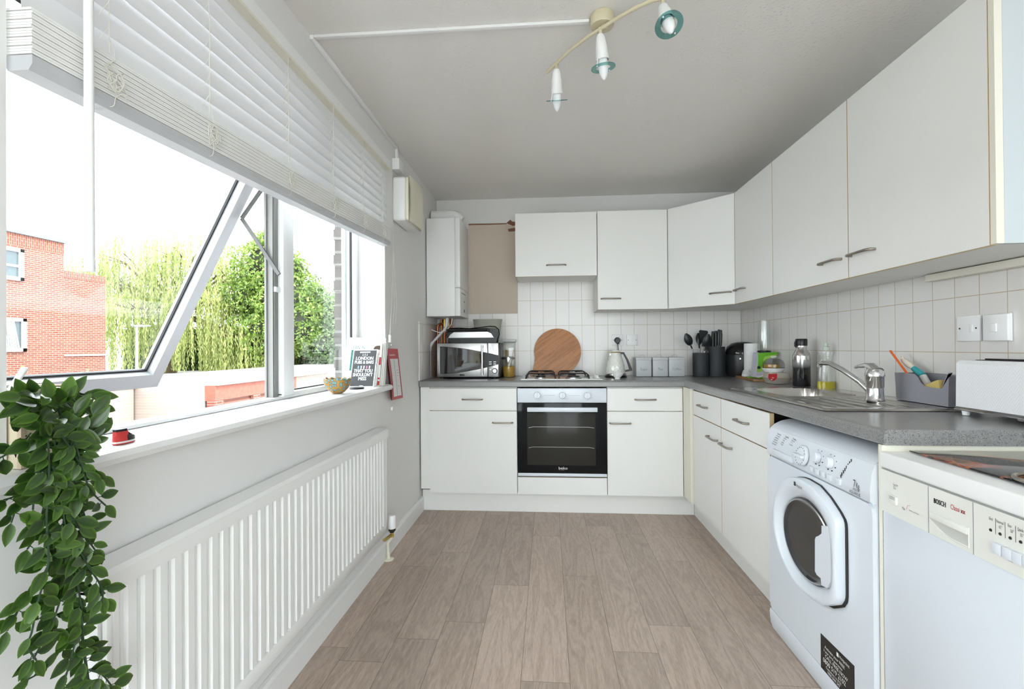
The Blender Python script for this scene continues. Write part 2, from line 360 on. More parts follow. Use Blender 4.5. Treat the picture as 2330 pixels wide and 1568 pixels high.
# tiles
tb = MB().prism([(XL, .921), (1.498, .921), (1.498, 1.72), (-.2448, 1.72), (-.2448, 1.4215), (XL, 1.4215)], 'xz', 3.87, 3.8745)
tag(tb.build('trim_1', 'tileb'), kind='structure')
tag(bx(1.5, 1.5045, 1.2, 3.869, .921, 1.43).build('trim_2', 'tiler'), kind='structure')
tag(MB().box(-.9045, -.898, 3.30, 3.869, .921, 1.335, b=.001).build('trim_3', 'tilel'), kind='structure')
# bare plaster patch beside the boiler
M['plaster'] = mat('bare beige plaster', (.55, .47, .395), .8, var=.05, vscale=3)
M['chip'] = mat('exposed brown plaster', (.22, .10, .07), .9)
pl = MB().box(-.64, -.2455, 3.868, 3.8745, 1.4225, 2.145)
for pts in ([(-.33, 2.155), (-.30, 2.18), (-.285, 2.165), (-.25, 2.16), (-.247, 2.135), (-.28, 2.13), (-.30, 2.14)], [(-.32, 2.105), (-.29, 2.11), (-.247, 2.115), (-.247, 2.09), (-.28, 2.085), (-.315, 2.085)]):
    pl.prism(pts, 'xz', 3.864, 3.8745, 1)
pl.prism([(-.64, 2.145), (-.33, 2.147), (-.33, 2.153), (-.64, 2.156)], 'xz', 3.866, 3.8745, 1)
tag(pl.build('trim_4', ['plaster', 'chip']), kind='structure')
# skirting
tag(MB().prism([(-.904, 0), (-.888, 0), (-.888, .085), (-.893, .097), (-.904, .1)], 'xz', YF, 3.359).build('baseboard_left', 'white'), kind='structure')
# ---------------- window
win = tag(MB().box(-1.11, -1.045, WY0, 1.822, .951, .961, b=.002).box(-1.11, -1.045, 1.822, WY1, .951, .975, b=.004).box(-1.11, -1.045, WY0, WY1, 2.14, 2.19)
          .box(-1.11, -1.04, 1.822, 1.903, .961, 2.14, b=.006).box(-1.11, -1.055, 2.575, WY1, .961, 2.14, b=.004).box(-1.11, -1.055, WY0, .775, .961, 2.14, b=.004)
          .box(-1.13, -1.112, 2.56, WY1, .951, 2.19).build('window_1', 'upvc'), kind='structure')
MB().box(-1.10, -1.062, 1.797, 1.821, .961, 2.14).box(-1.075, -1.066, 1.790, 1.797, .961, 2.14).box(-1.10, -1.092, 1.790, 1.797, .961, 2.14).build('opening_jamb', mat('aluminium jamb', (.22, .22, .21), .5), win)
MB().box(-1.062, -1.052, 1.79, 1.823, 1.372, 1.392, b=.002).build('jamb_clip', 'upvc', win)
MB().box(-1.09, -1.078, 1.903, 1.908, .961, 2.14).box(-1.09, -1.078, 2.57, 2.575, .961, 2.14).box(-1.09, -1.078, 1.903, 2.575, .974, .980).build('gasket', 'gasket', win)
bx(-1.086, -1.082, 1.904, 2.574, .984, 2.14).build('fixed_pane', 'glass', win)
nose = [(-1.112, .925), (-.90, .922), (-.880, .918), (-.866, .922), (-.860, .934), (-.866, .946), (-.880, .95), (-1.112, .95)]
sl = MB().prism(nose, 'xz', WY0, WY1-.004, smooth=True)
sl.prism([(-.9045, .9215), (-.880, .918), (-.866, .922), (-.860, .934), (-.866, .946), (-.880, .95), (-.9045, .95)], 'xz', .60, WY0, smooth=True)
sl.build('window_sill', 'white', win)
# open awning sash
sd = V((-.47, 0, -.91)).normalized(); sn = V((-sd.z, 0, sd.x)); top = V((-1.085, 0, 1.935)); SL = 1.03
sn = V((.91, 0, -.47)).normalized()     # towards the room
T = Matrix(((0, sd.x, sn.x, top.x), (1, sd.y, sn.y, 0), (0, sd.z, sn.z, top.z), (0, 0, 0, 1)))
sa = MB(); sa.T = T; y0, y1 = .79, 1.775
for (a, b, c, e) in ((y0, y0+.05, 0, SL), (y1-.05, y1, 0, SL), (y0+.05, y1-.05, 0, .05), (y0+.05, y1-.05, SL-.055, SL)):
    sa.box(a, b, c, e, 0, .032, 0)
    sa.box(a, b, c, e, -.020, -.0055, 0)
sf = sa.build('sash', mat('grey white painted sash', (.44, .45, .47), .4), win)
sg = MB(); sg.T = T
for (a, b, c, e) in ((y0+.048, y0+.056, .05, SL-.055), (y1-.056, y1-.048, .05, SL-.055), (y0+.05, y1-.05, .048, .056), (y0+.05, y1-.05, SL-.062, SL-.053)):
    sg.box(a, b, c, e, -.0052, .0035, 0)
sg.build('sash_gasket', 'gasket', sf)
sp_ = MB(); sp_.T = T; sp_.box(y0+.045, y1-.045, .045, SL-.05, -.007, -.003); sp_.build('sash_pane', 'glass', sf)
pA, pB, pC = at(635, 625, 'y', 1.785), at(550, 497, 'y', 1.772), at(595, 432, 'y', 1.785)
st = MB()
for a, b in ((pA, pB), (pB, pC)):
    d_ = (b-a); n_ = V((0, 1, 0)); w_ = d_.cross(n_).normalized()*.0065
    q = [a+w_, b+w_, b-w_, a-w_]; t_ = V((0, .004, 0))
    st.add([p-t_ for p in q]+[p+t_ for p in q], [(0, 1, 2, 3), (7, 6, 5, 4), (0, 4, 5, 1), (1, 5, 6, 2), (2, 6, 7, 3), (3, 7, 4, 0)])
st.build('stay_arm', mat('weathered grey metal', (.13, .13, .125), .6), win)
# curtain clip under the sill
tag(MB().lathe([(0, 0), (.011, 0), (.0125, .006), (.009, .011), (0, .012)], at(890, 930, 'x', -.904), (1, 0, 0)).build('wall_hook', 'white'), 'small white cord hook stuck on the wall below the red calendar', 'hook')

# ================================================================ outside
M['pale'] = mat('pale concrete', (.27, .265, .255), .9, var=.06, vscale=.8)
M['roofw'] = mat('pale flat roof', (.34, .34, .33), .9)
M['coping'] = mat('dark grey coping', (.13, .15, .17), .6)
M['brickv'] = brick_mat('red brick soldier course', 'Y', (.16, .040, .024), (.23, .068, .040), (.28, .20, .17), vert=True)
M['brickp'] = brick_mat('pale brick', 'Y', (.30, .24, .20), (.33, .27, .22), (.33, .29, .26))
M['redpaint'] = mat('peeling red paint', (.22, .075, .05), .8, var=.35, vscale=9)
M['louvre'] = mat('dusty red louvre', (.17, .07, .05), .7)
M['winglass'] = mat('dark reflective window', (.05, .07, .08), .2)
M['curtain'] = mat('net curtain', (.55, .60, .45), .9)
tag(bx(-14, -1.3, -6, 26.6, -2.4, -2.2).build('ground_lower', 'pale'), kind='structure')
tag(MB().box(-70, -14, -20, 80, -.62, -.42).box(-14, 6, 26.6, 80, -2.3, -.42).build('ground_upper', 'pale'), kind='structure')
tag(bx(-1.25, 4, -3.2, 9, 3.001, 8).build('upper_sun_blocker', 'brickd'), kind='structure')  # unseen block over the room, added to keep sun off the window sash
tag(bx(-1.3, 30, -40, YF-.14, -.25, -.05).build('rear_bounce_ground', mat('pale bounce ground', (.55, .54, .51), .9, var=.05)), kind='structure')  # unseen ground behind, added and kept pale to bounce light onto the ceiling
bd = thing('brick_building', (-20, 14, -.42), 'two storey red brick building with white windows beside the willow', 'building')
BS = 1.176
def bz(z): return EYE+(z-EYE)*BS
y_end, y_step = 20.32, 18.44
w1y, w2y = 16.86, 16.95
MB().box(-28, -20, 6, y_step, -.42, bz(5.0)-.55).build('main_block', 'brick', bd)
MB().box(-28, -19.99, 6, y_step, bz(5.0)-.55, bz(5.0)-.1).build('soldier_course', 'brickv', bd)
MB().box(-28.2, -19.9, 5.8, y_step+.08, bz(5.0)-.1, bz(5.0)+.04).build('coping', 'coping', bd)
MB().box(-27, -20.002, y_step, y_end, -.42, bz(3.97)-.3).build('side_block', 'brick', bd)
MB().box(-27, -19.992, y_step, y_end, bz(3.97)-.3, bz(3.97)).build('side_soldier_course', 'brickv', bd)
MB().tube([(-19.96, y_step, .93), (-19.96, y_end, .93)], .03).build('waste_pipe', 'white', bd)
for (yr, z0, z1, nm) in ((w1y, bz(3.40), bz(4.42), 0), (w2y, bz(1.12), bz(2.19), 1)):
    yl = yr-1.5; f = MB()
    for (a, b, c, e) in ((yl, yl+.12, z0, z1), (yr-.14, yr, z0, z1), (yl, yr, z0, z0+.13), (yl, yr, z1-.12, z1)): f.box(-20.03, -19.9, a, b, c, e)
    if nm == 0: f.box(-20.0, -19.92, yl+.1, yr-.1, z0+.50, z0+.58)
    wf_ = f.build('window', 'upvc', bd)
    bx(-20.01, -19.98, yl+.1, yr-.12, z0+.1, z1-.1).build('pane', 'winglass', wf_)
    if nm: MB().grid(lambda u, v: (-19.97+.02*math.sin(u*40), yr-.75+.55*u*(1-.35*v), z0+.12+(z1-z0-.24)*v), 24, 4).build('curtain', 'curtain', wf_)
# garages
gx = -9.35
gr = thing('garage_block', (gx, 15, -2.2), 'low flat roofed garage block with red louvred doors outside the window', 'building')
MB().box(-13.9, gx-.28, 12.82, 17.15, -2.2, .130).box(-13.9, gx-.02, 17.15, 26.4, -2.2, .130).build('wall', 'brickp', gr)
MB().box(-13.9, gx+.12, 12.82, 26.5, .1302, .25).build('flat_roof', 'roofw', gr)
MB().box(gx-.27, gx+.03, 12.80, 17.15, -.30, .13).build('lintel', 'redpaint', gr)
for ya in (12.82, 14.6, 16.9): MB().box(gx-.2, gx+.02, ya-.03, ya+.33, -2.2, -.30).build('pillar', 'brick', gr)
for ya, yb in ((13.17, 14.58), (14.95, 16.88)):
    g = MB().box(gx-.12, gx-.08, ya, yb, -2.2, -.3)
    for k in range(9): g.add([(gx-.08, ya+.05, -.36-.1*k), (gx-.02, ya+.05, -.44-.1*k), (gx-.02, yb-.05, -.44-.1*k), (gx-.08, yb-.05, -.36-.1*k)], [(0, 1, 2, 3)])
    g.box(gx-.1, gx-.01, ya, ya+.06, -2.2, -.3).box(gx-.1, gx-.01, yb-.06, yb, -2.2, -.3)
    g.build('louvred_door', 'louvre', gr)
gw = thing('courtyard_wall', (-11.7, 9, -2.2), 'pale sunlit brick wall with flat coping left of the garages', 'wall')
MB().box(-19, -11.7, 2, 12.75, -2.2, .16).build('brickwork', 'brickp', gw)
MB().box(-19, -11.6, 1.9, 12.78, .162, .25).build('coping', 'roofw', gw)

# foliage
def quads(name, ps, mats, parent=None, org=(0, 0, 0)):
    """ps: (centre, long axis, short axis, tint) leaves with a pointed tip"""
    mb = MB(); tt = []
    for c, a, b, t in ps:
        mb.v += [c-a, c-b*.9-a*.1, c+a, c+b*.9-a*.1]; o = len(mb.v)-4
        mb.f.append([o, o+1, o+2, o+3]); mb.m.append(0); mb.s.append(False); tt += [(t, t, t)]*4
    return mb.build(name, mats, parent, org, tint=tt)
M['willow'] = leaf_mat('willow leaves', (.11, .15, .035), (.42, .47, .16), .4, .6, True)
M['green'] = leaf_mat('bright green tree leaves', (.035, .09, .015), (.27, .38, .07), .35, .5, True)
M['green2'] = leaf_mat('pale green shrub leaves', (.05, .11, .035), (.30, .42, .16), .35, .5, True)
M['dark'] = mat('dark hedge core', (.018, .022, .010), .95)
M['bark'] = mat('brown bark', (.10, .07, .045), .95)
def rv(s=1): return V((RN.gauss(0, 1), RN.gauss(0, 1), RN.gauss(0, 1))).normalized()*s
def blob_tree(name, base, blobs, n, mats, ls, label, cat='tree', core=.72, kind=None):
    t = thing(name, base, label, cat)
    ps = []
    tot = sum(b[1]**2 for b in blobs)
    for c, r in blobs:
        c = V(c)
        for i in range(int(n*r*r/tot)):
            d_ = rv(); lump = 1+.16*math.sin(d_.x*7+c.x)+.14*math.sin(d_.z*9+c.y)
            p = c+d_*r*lump*RN.uniform(.78, 1.04); a = rv(ls); b = a.cross(rv()).normalized()*ls*.55
            ps.append((p, a, b, min(1, max(0, RN.gauss(.55, .28)))))
    quads('foliage', ps, mats, t)
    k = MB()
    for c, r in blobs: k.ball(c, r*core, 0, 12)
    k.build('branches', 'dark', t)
    c0_ = V(blobs[0][0]); MB().tube([V(base), V(base).lerp(c0_, .5)+V((.1, 0, 0)), c0_], [.25, .2, .12]).build('trunk', 'bark', t)
    return t
# willow: domes with hanging curtains of leaves
wt = thing('willow_tree', (-25.5, 29, -.42), 'large weeping willow with pale hanging fronds beyond the garages', 'tree')
ps = []; domes = [((-30.5, 31, 5.2), 3.2, 2.6), ((-27.3, 30.5, 6.1), 3.4, 2.7), ((-24, 30.6, 6.5), 3.3, 2.5), ((-21.3, 30.8, 5.3), 2.8, 2.4), ((-25.5, 28.5, 3.2), 2.4, 1.8), ((-21.8, 28.4, 3.4), 2.3, 1.8), ((-19.2, 28.3, 1.4), 2.0, 1.5)]
for c, r, h in domes:
    c = V(c)
    for i in range(190):
        an = RN.uniform(0, 2*math.pi); rr = r*math.sqrt(RN.uniform(.12, 1)); p = c+V((math.cos(an)*rr, math.sin(an)*rr*.8, h*math.sqrt(max(0, 1-(rr/r)**2))+RN.uniform(-.3, .3)))
        low = max(-.1, p.z-RN.uniform(1.8, 5.2)); tt = RN.uniform(.25, 1); z = p.z; dx, dy = RN.uniform(-.02, .02), RN.uniform(-.02, .02)
        while z > low:
            z -= .085; p.x += dx*.3; p.y += dy*.3
            q = V((p.x+RN.uniform(-.06, .06), p.y+RN.uniform(-.06, .06), z)); a = V((RN.uniform(-.35, .35), RN.uniform(-.3, .3), -1)).normalized()*.12
            ps.append((q, a, a.cross(rv()).normalized()*.034, max(0, min(1, tt+RN.uniform(-.25, .25)))))
quads('foliage', ps, 'willow', wt)
k = MB()
for c, r, h in domes:
    for q in range(9):
        a = 2*math.pi*q/9; k.tube([V((-25, 30.5, 3.8)), V(c)+V((math.cos(a)*r*.3, math.sin(a)*r*.3, h*.3)), V(c)+V((math.cos(a)*r*.75, math.sin(a)*r*.6, h*.45))], [.09, .05, .02], seg=5)
k.build('branches', 'bark', wt)
MB().tube([(-25.5, 30.5, -.42), (-25.3, 30.6, 2), (-25, 30.5, 4.5)], [.5, .4, .25]).build('trunk', 'bark', wt)
blob_tree('broadleaf_tree', (-17.6, 29.6, -.42), [((-18.2, 29.8, 6.5), 1.9), ((-17, 29.5, 4.6), 2.0), ((-19.2, 29.6, 4.3), 1.5), ((-16.2, 29.3, 2.6), 1.8), ((-17.8, 29.2, 1.9), 1.9), ((-17.7, 29.6, 7.9), 1.0), ((-16.0, 29.4, 6.2), .8)], 17000, 'green', .12, 'tall bright green broadleaf tree standing between the willow and the mullion', core=.6)
blob_tree('shrub_bank', (-14, 31, -.42), [((-14.3, 31.2, 3.3), 1.5), ((-15.5, 31.4, 3.9), 1.5), ((-13.2, 31, 2.3), 1.6), ((-14.8, 30.6, 1.6), 1.5), ((-12.6, 30.8, 1.0), 1.5), ((-16.3, 31.8, 4.8), .9), ((-11.0, 30.8, 1.4), 1.6)], 14000, 'green2', .11, 'pale green bushy tree seen through the fixed right window pane', core=.6)
dh = []
for i in range(5000):
    p = V((RN.uniform(-31, -15), RN.uniform(33.4, 34), RN.uniform(-.4, 2.8))); a = rv(.12); dh.append((p, a, a.cross(rv()).normalized()*.07, RN.uniform(0, .3)))
hd = thing('dark_hedge', (-23, 34, -.42), 'dark shaded hedge behind the hanging willow fronds', 'hedge')
MB().box(-32, -15, 34, 36, -.42, 2.7).build('hedge_core', 'dark', hd); quads('foliage', dh, 'green', hd)  # dark core and leaves put in for the shade under the willow
lp = [at(311, 744, 'x', -21), ]
lpo = thing('street_lamp', (lp[0].x, lp[0].y, -.42), 'slim pale street lamp standing in front of the willow', 'lamp')
MB().tube([(lp[0].x, lp[0].y, -.42), (lp[0].x, lp[0].y, lp[0].z)], [.07, .05]).build('pole', 'white', lpo)
MB().tube([(lp[0].x-.1, lp[0].y-.05, lp[0].z+.03), (lp[0].x+.55, lp[0].y+.25, lp[0].z+.06)], [.07, .03]).build('lamp_head', 'alu', lpo)
fb = []
for i in range(1200):
    p = V((-19.6+RN.uniform(-.25, .3), RN.uniform(16, 20.4), -.42+abs(RN.gauss(0, .22)))); a = rv(.07); fb.append((p, a, a.cross(rv()).normalized()*.04, RN.uniform(.5, 1)))
tag(quads('ground_cover', fb, 'willow', org=(-19.6, 18, -.42)), 'low yellow green planting along the foot of the brick building', 'plants', kind='stuff')

# ================================================================ light
w = bpy.data.worlds.new('sky'); SC.world = w; w.use_nodes = True
bg = w.node_tree.nodes['Background']; bg.inputs[0].default_value = (.90, .95, 1, 1); bg.inputs[1].default_value = 7.0
sun = bpy.data.lights.new('sun', 'SUN'); sun.energy = 4; sun.angle = .02; sun.color = (1, .96, .88)
so = bpy.data.objects.new('sun', sun); COL.objects.link(so); so.rotation_euler = V((.62, -.25, .85)).to_track_quat('Z', 'Y').to_euler()
vs_ = SC.view_settings; vs_.view_transform = 'Standard'; vs_.look = 'None'; vs_.exposure = 0.38; vs_.gamma = 1; vs_.use_curve_mapping = False
cy = SC.cycles; cy.max_bounces = 10; cy.diffuse_bounces = 6; cy.transparent_max_bounces = 16; cy.use_denoising = True
cy.sample_clamp_indirect = 8
# ================================================================ fitted kitchen
def handle(c, d, n, length=.138, proj=.027, r=.0052):
    c, d, n = V(c), V(d).normalized(), V(n).normalized(); h = length/2
    pts = [c-d*h+n*.001, c-d*h+n*(proj*.55), c-d*(h-.004)+n*(proj*.85), c-d*(h-.016)+n*proj, c+d*(h-.016)+n*proj, c+d*(h-.004)+n*(proj*.85), c+d*h+n*(proj*.55), c+d*h+n*.001]
    return MB().tube(pts, r, seg=10)
def frame(o, u):
    """T for a cabinet front: local x along the front, y into the cabinet, z up"""
    u = V(u).normalized(); v = V((-u.y, u.x, 0)); o = V(o)
    return Matrix(((u.x, v.x, 0, o.x), (u.y, v.y, 0, o.y), (0, 0, 1, o.z), (0, 0, 0, 1)))
def panel(T, x0, x1, z0, z1, y0=0, th=.018):
    m = MB(); m.T = T
    m.box(x0, x1, y0, y0+th, z0, z1, [1, 1, 0, 0, 1, 1]); return m
def cabinet(name, label, cat, T, w, z0, z1, depth, doors, group=None, drawer=None, hz=None):
    """doors: list of (kind, x0, x1, z0, z1, handle x, handle z)"""
    root = thing(name, T @ V((w/2, depth/2, z0)), label, cat, group)
    b = MB(); b.T = T; b.box(.001, w-.001, .0205, depth, z0, z1, 0); b.build('body', ['lam', 'edge'], root)
    for (kind, x0, x1, a, c, hx, hz_) in doors:
        p = panel(T, x0, x1, a, c).build(kind, ['lam', 'edge'], root)
        if hx is not None:
            hm = handle((hx, 0, hz_), (1, 0, 0), (0, -1, 0)); hm.v = [T @ q for q in hm.v]; hm.build('handle', 'satinsteel', p)
    return root
def lx(T, u, v):
    """local x, z on the front plane of T for photo point (u, v)"""
    r = ray(u, v); o = T.translation; n = V((T[0][1], T[1][1], 0)); t = (o-V((0, 0, EYE))).dot(n)/r.dot(n)
    p = V((0, 0, EYE))+r*t; q = T.inverted() @ p; return q.x, q.z
# --- base units, back run
YD = 3.30
def TB(x): return frame((x, YD, 0), (1, 0, 0))
Z0, ZD, ZT = .1415, .711, .866
dw_ = .003
t1 = TB(-.829)
cabinet('base_cabinet', 'white base cabinet with one drawer and door left of the oven', 'kitchen cabinet', t1, .611, .146, .874, .56,
        [('drawer_front', 0, .611-dw_, ZD+.004, ZT, lx(t1, 1075, 909)[0], .792), ('door', 0, .611-dw_, Z0, ZD-.001, lx(t1, 1144, 962)[0], .632)])
t2 = TB(.3935)
cabinet('base_cabinet', 'white base cabinet with one drawer and door right of the oven', 'kitchen cabinet', t2, .503, .146, .874, .56,
        [('drawer_front', 0, .503-dw_, ZD+.004, ZT, lx(t2, 1468, 909)[0], .792), ('door', 0, .503-dw_, Z0, ZD-.001, lx(t2, 1411, 963)[0], .632)])
tag(bx(-.896, -.831, YD+.012, YD+.03, .165, .876).build('filler_panel', 'lam'), 'narrow white filler panel between the window wall and the base cabinet', 'filler panel')
tag(MB().box(.899, .925, YD-.001, YD+.02, Z0, .876).box(.902, .925, 3.16, YD-.001, Z0, .876).build('corner_post', 'cream'), 'yellowed cream corner post between the two rows of base cabinets', 'corner post')
# oven housing
t3 = TB(-.2165)
cabinet('oven_housing', 'white oven housing cabinet whose blank panel shows under the oven', 'kitchen cabinet', t3, .608, .146, .258, .56, [('lower_panel', .001, .606, Z0, .2585, None, 0)])
ov = thing('oven', (.088, YD+.25, .262), 'built in single oven with black glass door and white control panel', 'oven')
ox0, ox1 = -.2145, .3895
MB().box(ox0+.01, ox1-.01, YD+.02, YD+.54, .262, .868).build('body', 'black', ov)
cp = MB().box(ox0, ox1, YD-.012, YD+.02, .7705, .868, b=.003).build('control_panel', 'enamel', ov)
for i, (u, v) in enumerate(((1222, 899), (1279.5, 899.5), (1336, 900))):
    c = at(u, v, 'y', YD-.012)
    MB().lathe([(0, .024), (.020, .024), (.0225, .021), (.0235, 0)], c, (0, -1, 0)).box(c.x-.0025, c.x+.0025, YD-.040, YD-.035, c.z-.018, c.z+.018, b=.001).build('knob', 'enamel', ov)
m = MB()
for i, (u, v) in enumerate(((1222, 899), (1279.5, 899.5), (1336, 900))):
    c = at(u, v, 'y', YD-.0125)
    for k in range([7, 8, 11][i]):
        a = math.radians(-50+k*280/([7, 8, 11][i])); q = c+V((math.cos(a)*.033, 0, -math.sin(a)*.031))
        m.box(q.x-.002, q.x+.002, YD-.0128, YD-.0122, q.z-.0007, q.z+.0007)
    m.text('o' if i == 1 else "'", .012, (c.x-.003, YD-.0122, c.z+.036), (1, 0, 0), (0, 0, 1))
a, b = at(1236, 899, 'y', YD), at(1263, 899, 'y', YD); m.box(a.x, b.x, YD-.0128, YD-.0122, a.z-.0006, a.z+.0006)
a, b = at(1292, 899.5, 'y', YD), at(1318, 899.5, 'y', YD); m.box(a.x, b.x, YD-.0128, YD-.0122, a.z-.0006, a.z+.0006)
m.build('dial_marks', 'textgrey', cp)
M['ovenglass'] = mat('black oven glass', (.010, .010, .011), .08)
M['ovenglass'].node_tree.nodes['Principled BSDF'].inputs['Specular IOR Level'].default_value = .2
M['ovencav'] = mat('dark oven cavity', (.055, .052, .045), .35)
dr = MB().box(ox0, ox1, YD-.010, YD+.015, .2895, .7685, b=.002).build('door', 'ovenglass', ov)
MB().box(ox0+.065, ox1-.075, YD-.0113, YD-.0101, .345, .70, b=.0005).build('door_window', M.setdefault('ovenwin', mat('oven window glass', (.034, .032, .028), .12)), dr)
for z in (.602, .465):
    MB().tube([(ox0+.075, YD-.0120, z-.003), (ox0+.105, YD-.0120, z+.003), (ox1-.12, YD-.0120, z+.003), (ox1-.085, YD-.0120, z-.003)], .0012, seg=6).build('rack', 'steel', dr)
MB().box(ox0+.001, ox1-.001, YD-.010, YD+.015, .268, .289, b=.002).build('lower_trim', 'enamel', ov)
hh = MB().box(ox0+.068, ox1-.065, YD-.052, YD-.040, .712, .742, b=.004)
hh.box(ox0+.09, ox0+.11, YD-.042, YD-.009, .715, .738).box(ox1-.11, ox1-.09, YD-.042, YD-.009, .715, .738); hh.build('handle', 'enamel', dr)
lg = MB().text('beko', .027, (.062, YD-.0103, .3165), (1, 0, 0), (0, 0, 1), sx=1.15); lg.tube([(.064, YD-.0106, .3095), (.10, YD-.0106, .3115)], .0009, seg=5); lg.build('lettering', 'steel', dr)
M['ovenwin'].node_tree.nodes['Principled BSDF'].inputs['Specular IOR Level'].default_value = .15
# plinths
tag(MB().prism([(-.897, .001), (.98, .001), (.98, .1455), (-.897, .1455)], 'xz', YD+.06, YD+.075).build('plinth', 'lam'), 'long white plinth board under the oven and back base cabinets', 'plinth')
tag(bx(.982, .997, 2.085, YD+.06, .001, .1455).build('plinth', 'lam'), 'white plinth board under the side base cabinets running towards the washing machine', 'plinth')
# --- base units, side run
XD = .92
def TR_(y): return frame((XD, y, 0), (0, -1, 0))
t4 = TR_(3.157)
w4 = 3.157-2.659
def cz(T, u, v): return lx(T, u, v)
cabinet('base_cabinet', 'narrow white base cabinet next to the corner post on the sink side', 'kitchen cabinet', t4, w4, .146, .874, .56,
        [('drawer_front', dw_, w4-.0015, ZD+.004, ZT, cz(t4, 1602, 923)[0], .790), ('door', dw_, w4-.0015, Z0, ZD-.001, cz(t4, 1624, 996)[0], .632)])
t5 = TR_(2.657); w5 = 2.657-2.085
cabinet('base_cabinet', 'white base cabinet beside the washing machine with its handle at the far side', 'kitchen cabinet', t5, w5, .146, .762, .56,
        [('drawer_front', .0015, w5-dw_, ZD+.004, ZT, cz(t5, 1691, 956)[0], .790), ('door', .0015, w5-dw_, Z0, ZD-.001, cz(t5, 1655, 1007)[0], .632)])
tag(MB().box(.905, 1.49, 1.386, 1.400, .001, .8765).build('end_panel', 'cream'), 'cream end panel under the worktop between washing machine and dishwasher', 'end panel')
# --- worktops
def edge_poly(f, d, z0=.8775, z1=.9195, r=.012):
    """cross section with rounded front at f, running to d"""
    s_ = 1 if d > f else -1
    return [(d, z0), (f+s_*.004, z0), (f, z0+.004), (f, z1-r), (f+s_*r*.3, z1-r*.3), (f+s_*r, z1), (d, z1)]
wt1 = MB().prism(edge_poly(3.283, 3.868), 'yz', -.897, .902, smooth=False)
tag(wt1.build('worktop', 'counter'), 'speckled grey worktop along the back wall carrying hob and microwave', 'worktop')
wt2 = MB(); ZA, ZB = .8775, .9195
pf = edge_poly(.9035, 1.02)
wt2.prism(pf, 'xz', 1.375, 3.868)
wt2.box(1.02, 1.495, 2.60, 3.868, ZA, ZB).box(1.02, 1.495, 1.375, 1.80, ZA, ZB).box(1.37, 1.495, 1.80, 2.60, ZA, ZB)
tag(wt2.build('worktop', 'counter'), 'speckled grey worktop with the inset sink along the side wall', 'worktop')
tag(MB().box(.9022, .9033, 3.275, 3.29, .879, .919).prism([(.9025, 3.283), (.9045, 3.283), (.872, 3.55), (.87, 3.55)], 'xy', .9196, .9202).build('worktop_joint', 'alu'), 'thin metal strip covering the joint between the two worktops', 'joint strip')
# --- wall units
YU = 3.53; XU = 1.203; UZ0, UZ1 = 1.4195, 2.136
def TU(x): return frame((x, YU, 0), (1, 0, 0))
t = TU(-.238)
cabinet('wall_cabinet', 'short white wall cabinet with flip up door above the hob', 'kitchen cabinet', t, .5965, 1.671, UZ1-.002, .33,
        [('door', 0, .5935, 1.669, UZ1-.003, cz(t, 1265.5, 603)[0], 1.7475)])
t = TU(.3605)
cabinet('wall_cabinet', 'white wall cabinet above the kettle, between flip up and corner cabinets', 'kitchen cabinet', t, .4995, UZ0+.002, UZ1, .33,
        [('door', 0, .4965, UZ0, UZ1-.001, cz(t, 1389.5, 681)[0], 1.4965)])
pa, pb = V((.862, YU, 0)), V((XU, 3.198, 0)); t = frame(pa, pb-pa); wc = (pb-pa).length
rt = thing('wall_cabinet', (1.2, 3.6, UZ0), 'white diagonal corner wall cabinet over the utensil pots', 'kitchen cabinet')
MB().prism([(.8625, 3.553), (1.226, 3.1995), (1.498, 3.1995), (1.498, 3.865), (.8625, 3.865)], 'xy', UZ0+.002, UZ1).build('body', 'lam', rt)
p = panel(t, .001, wc-.001, UZ0, UZ1-.001).build('door', ['lam', 'edge'], rt)
hm = handle((cz(t, 1640, 667)[0], 0, 1.499), (1, 0, 0), (0, -1, 0)); hm.v = [t @ q for q in hm.v]; hm.build('handle', 'satinsteel', p)
for (ya, yb, hu, hv, lab) in ((3.197, 2.676, 1686, 660, 'white wall cabinet beside the diagonal corner cabinet, handle at its far side'),
                              (2.674, 2.0255, 1893, 598, 'white wall cabinet over the steel bottle, handle at its near side'),
                              (2.0235, 1.405, 1964, 577, 'nearest white wall cabinet with beige door edge, over the tap')):
    t = frame((XU, ya, 0), (0, -1, 0)); w_ = ya-yb
    cabinet('wall_cabinet', lab, 'kitchen cabinet', t, w_, UZ0+.002, UZ1, .295, [('door', .0015, w_-.0015, UZ0, UZ1-.001, cz(t, hu, hv)[0], 1.503)])
# end panel of the wall run
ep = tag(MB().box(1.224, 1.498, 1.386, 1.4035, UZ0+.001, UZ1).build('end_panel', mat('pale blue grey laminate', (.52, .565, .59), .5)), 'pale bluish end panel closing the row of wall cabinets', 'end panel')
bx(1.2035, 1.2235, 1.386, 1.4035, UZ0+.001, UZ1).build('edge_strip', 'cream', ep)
tag(MB().box(1.462, 1.499, 1.2, 1.985, 1.392, 1.4185, b=.003).build('batten_light', 'cream'), 'cream batten fixed to the tiles under the nearest wall cabinets', 'batten')

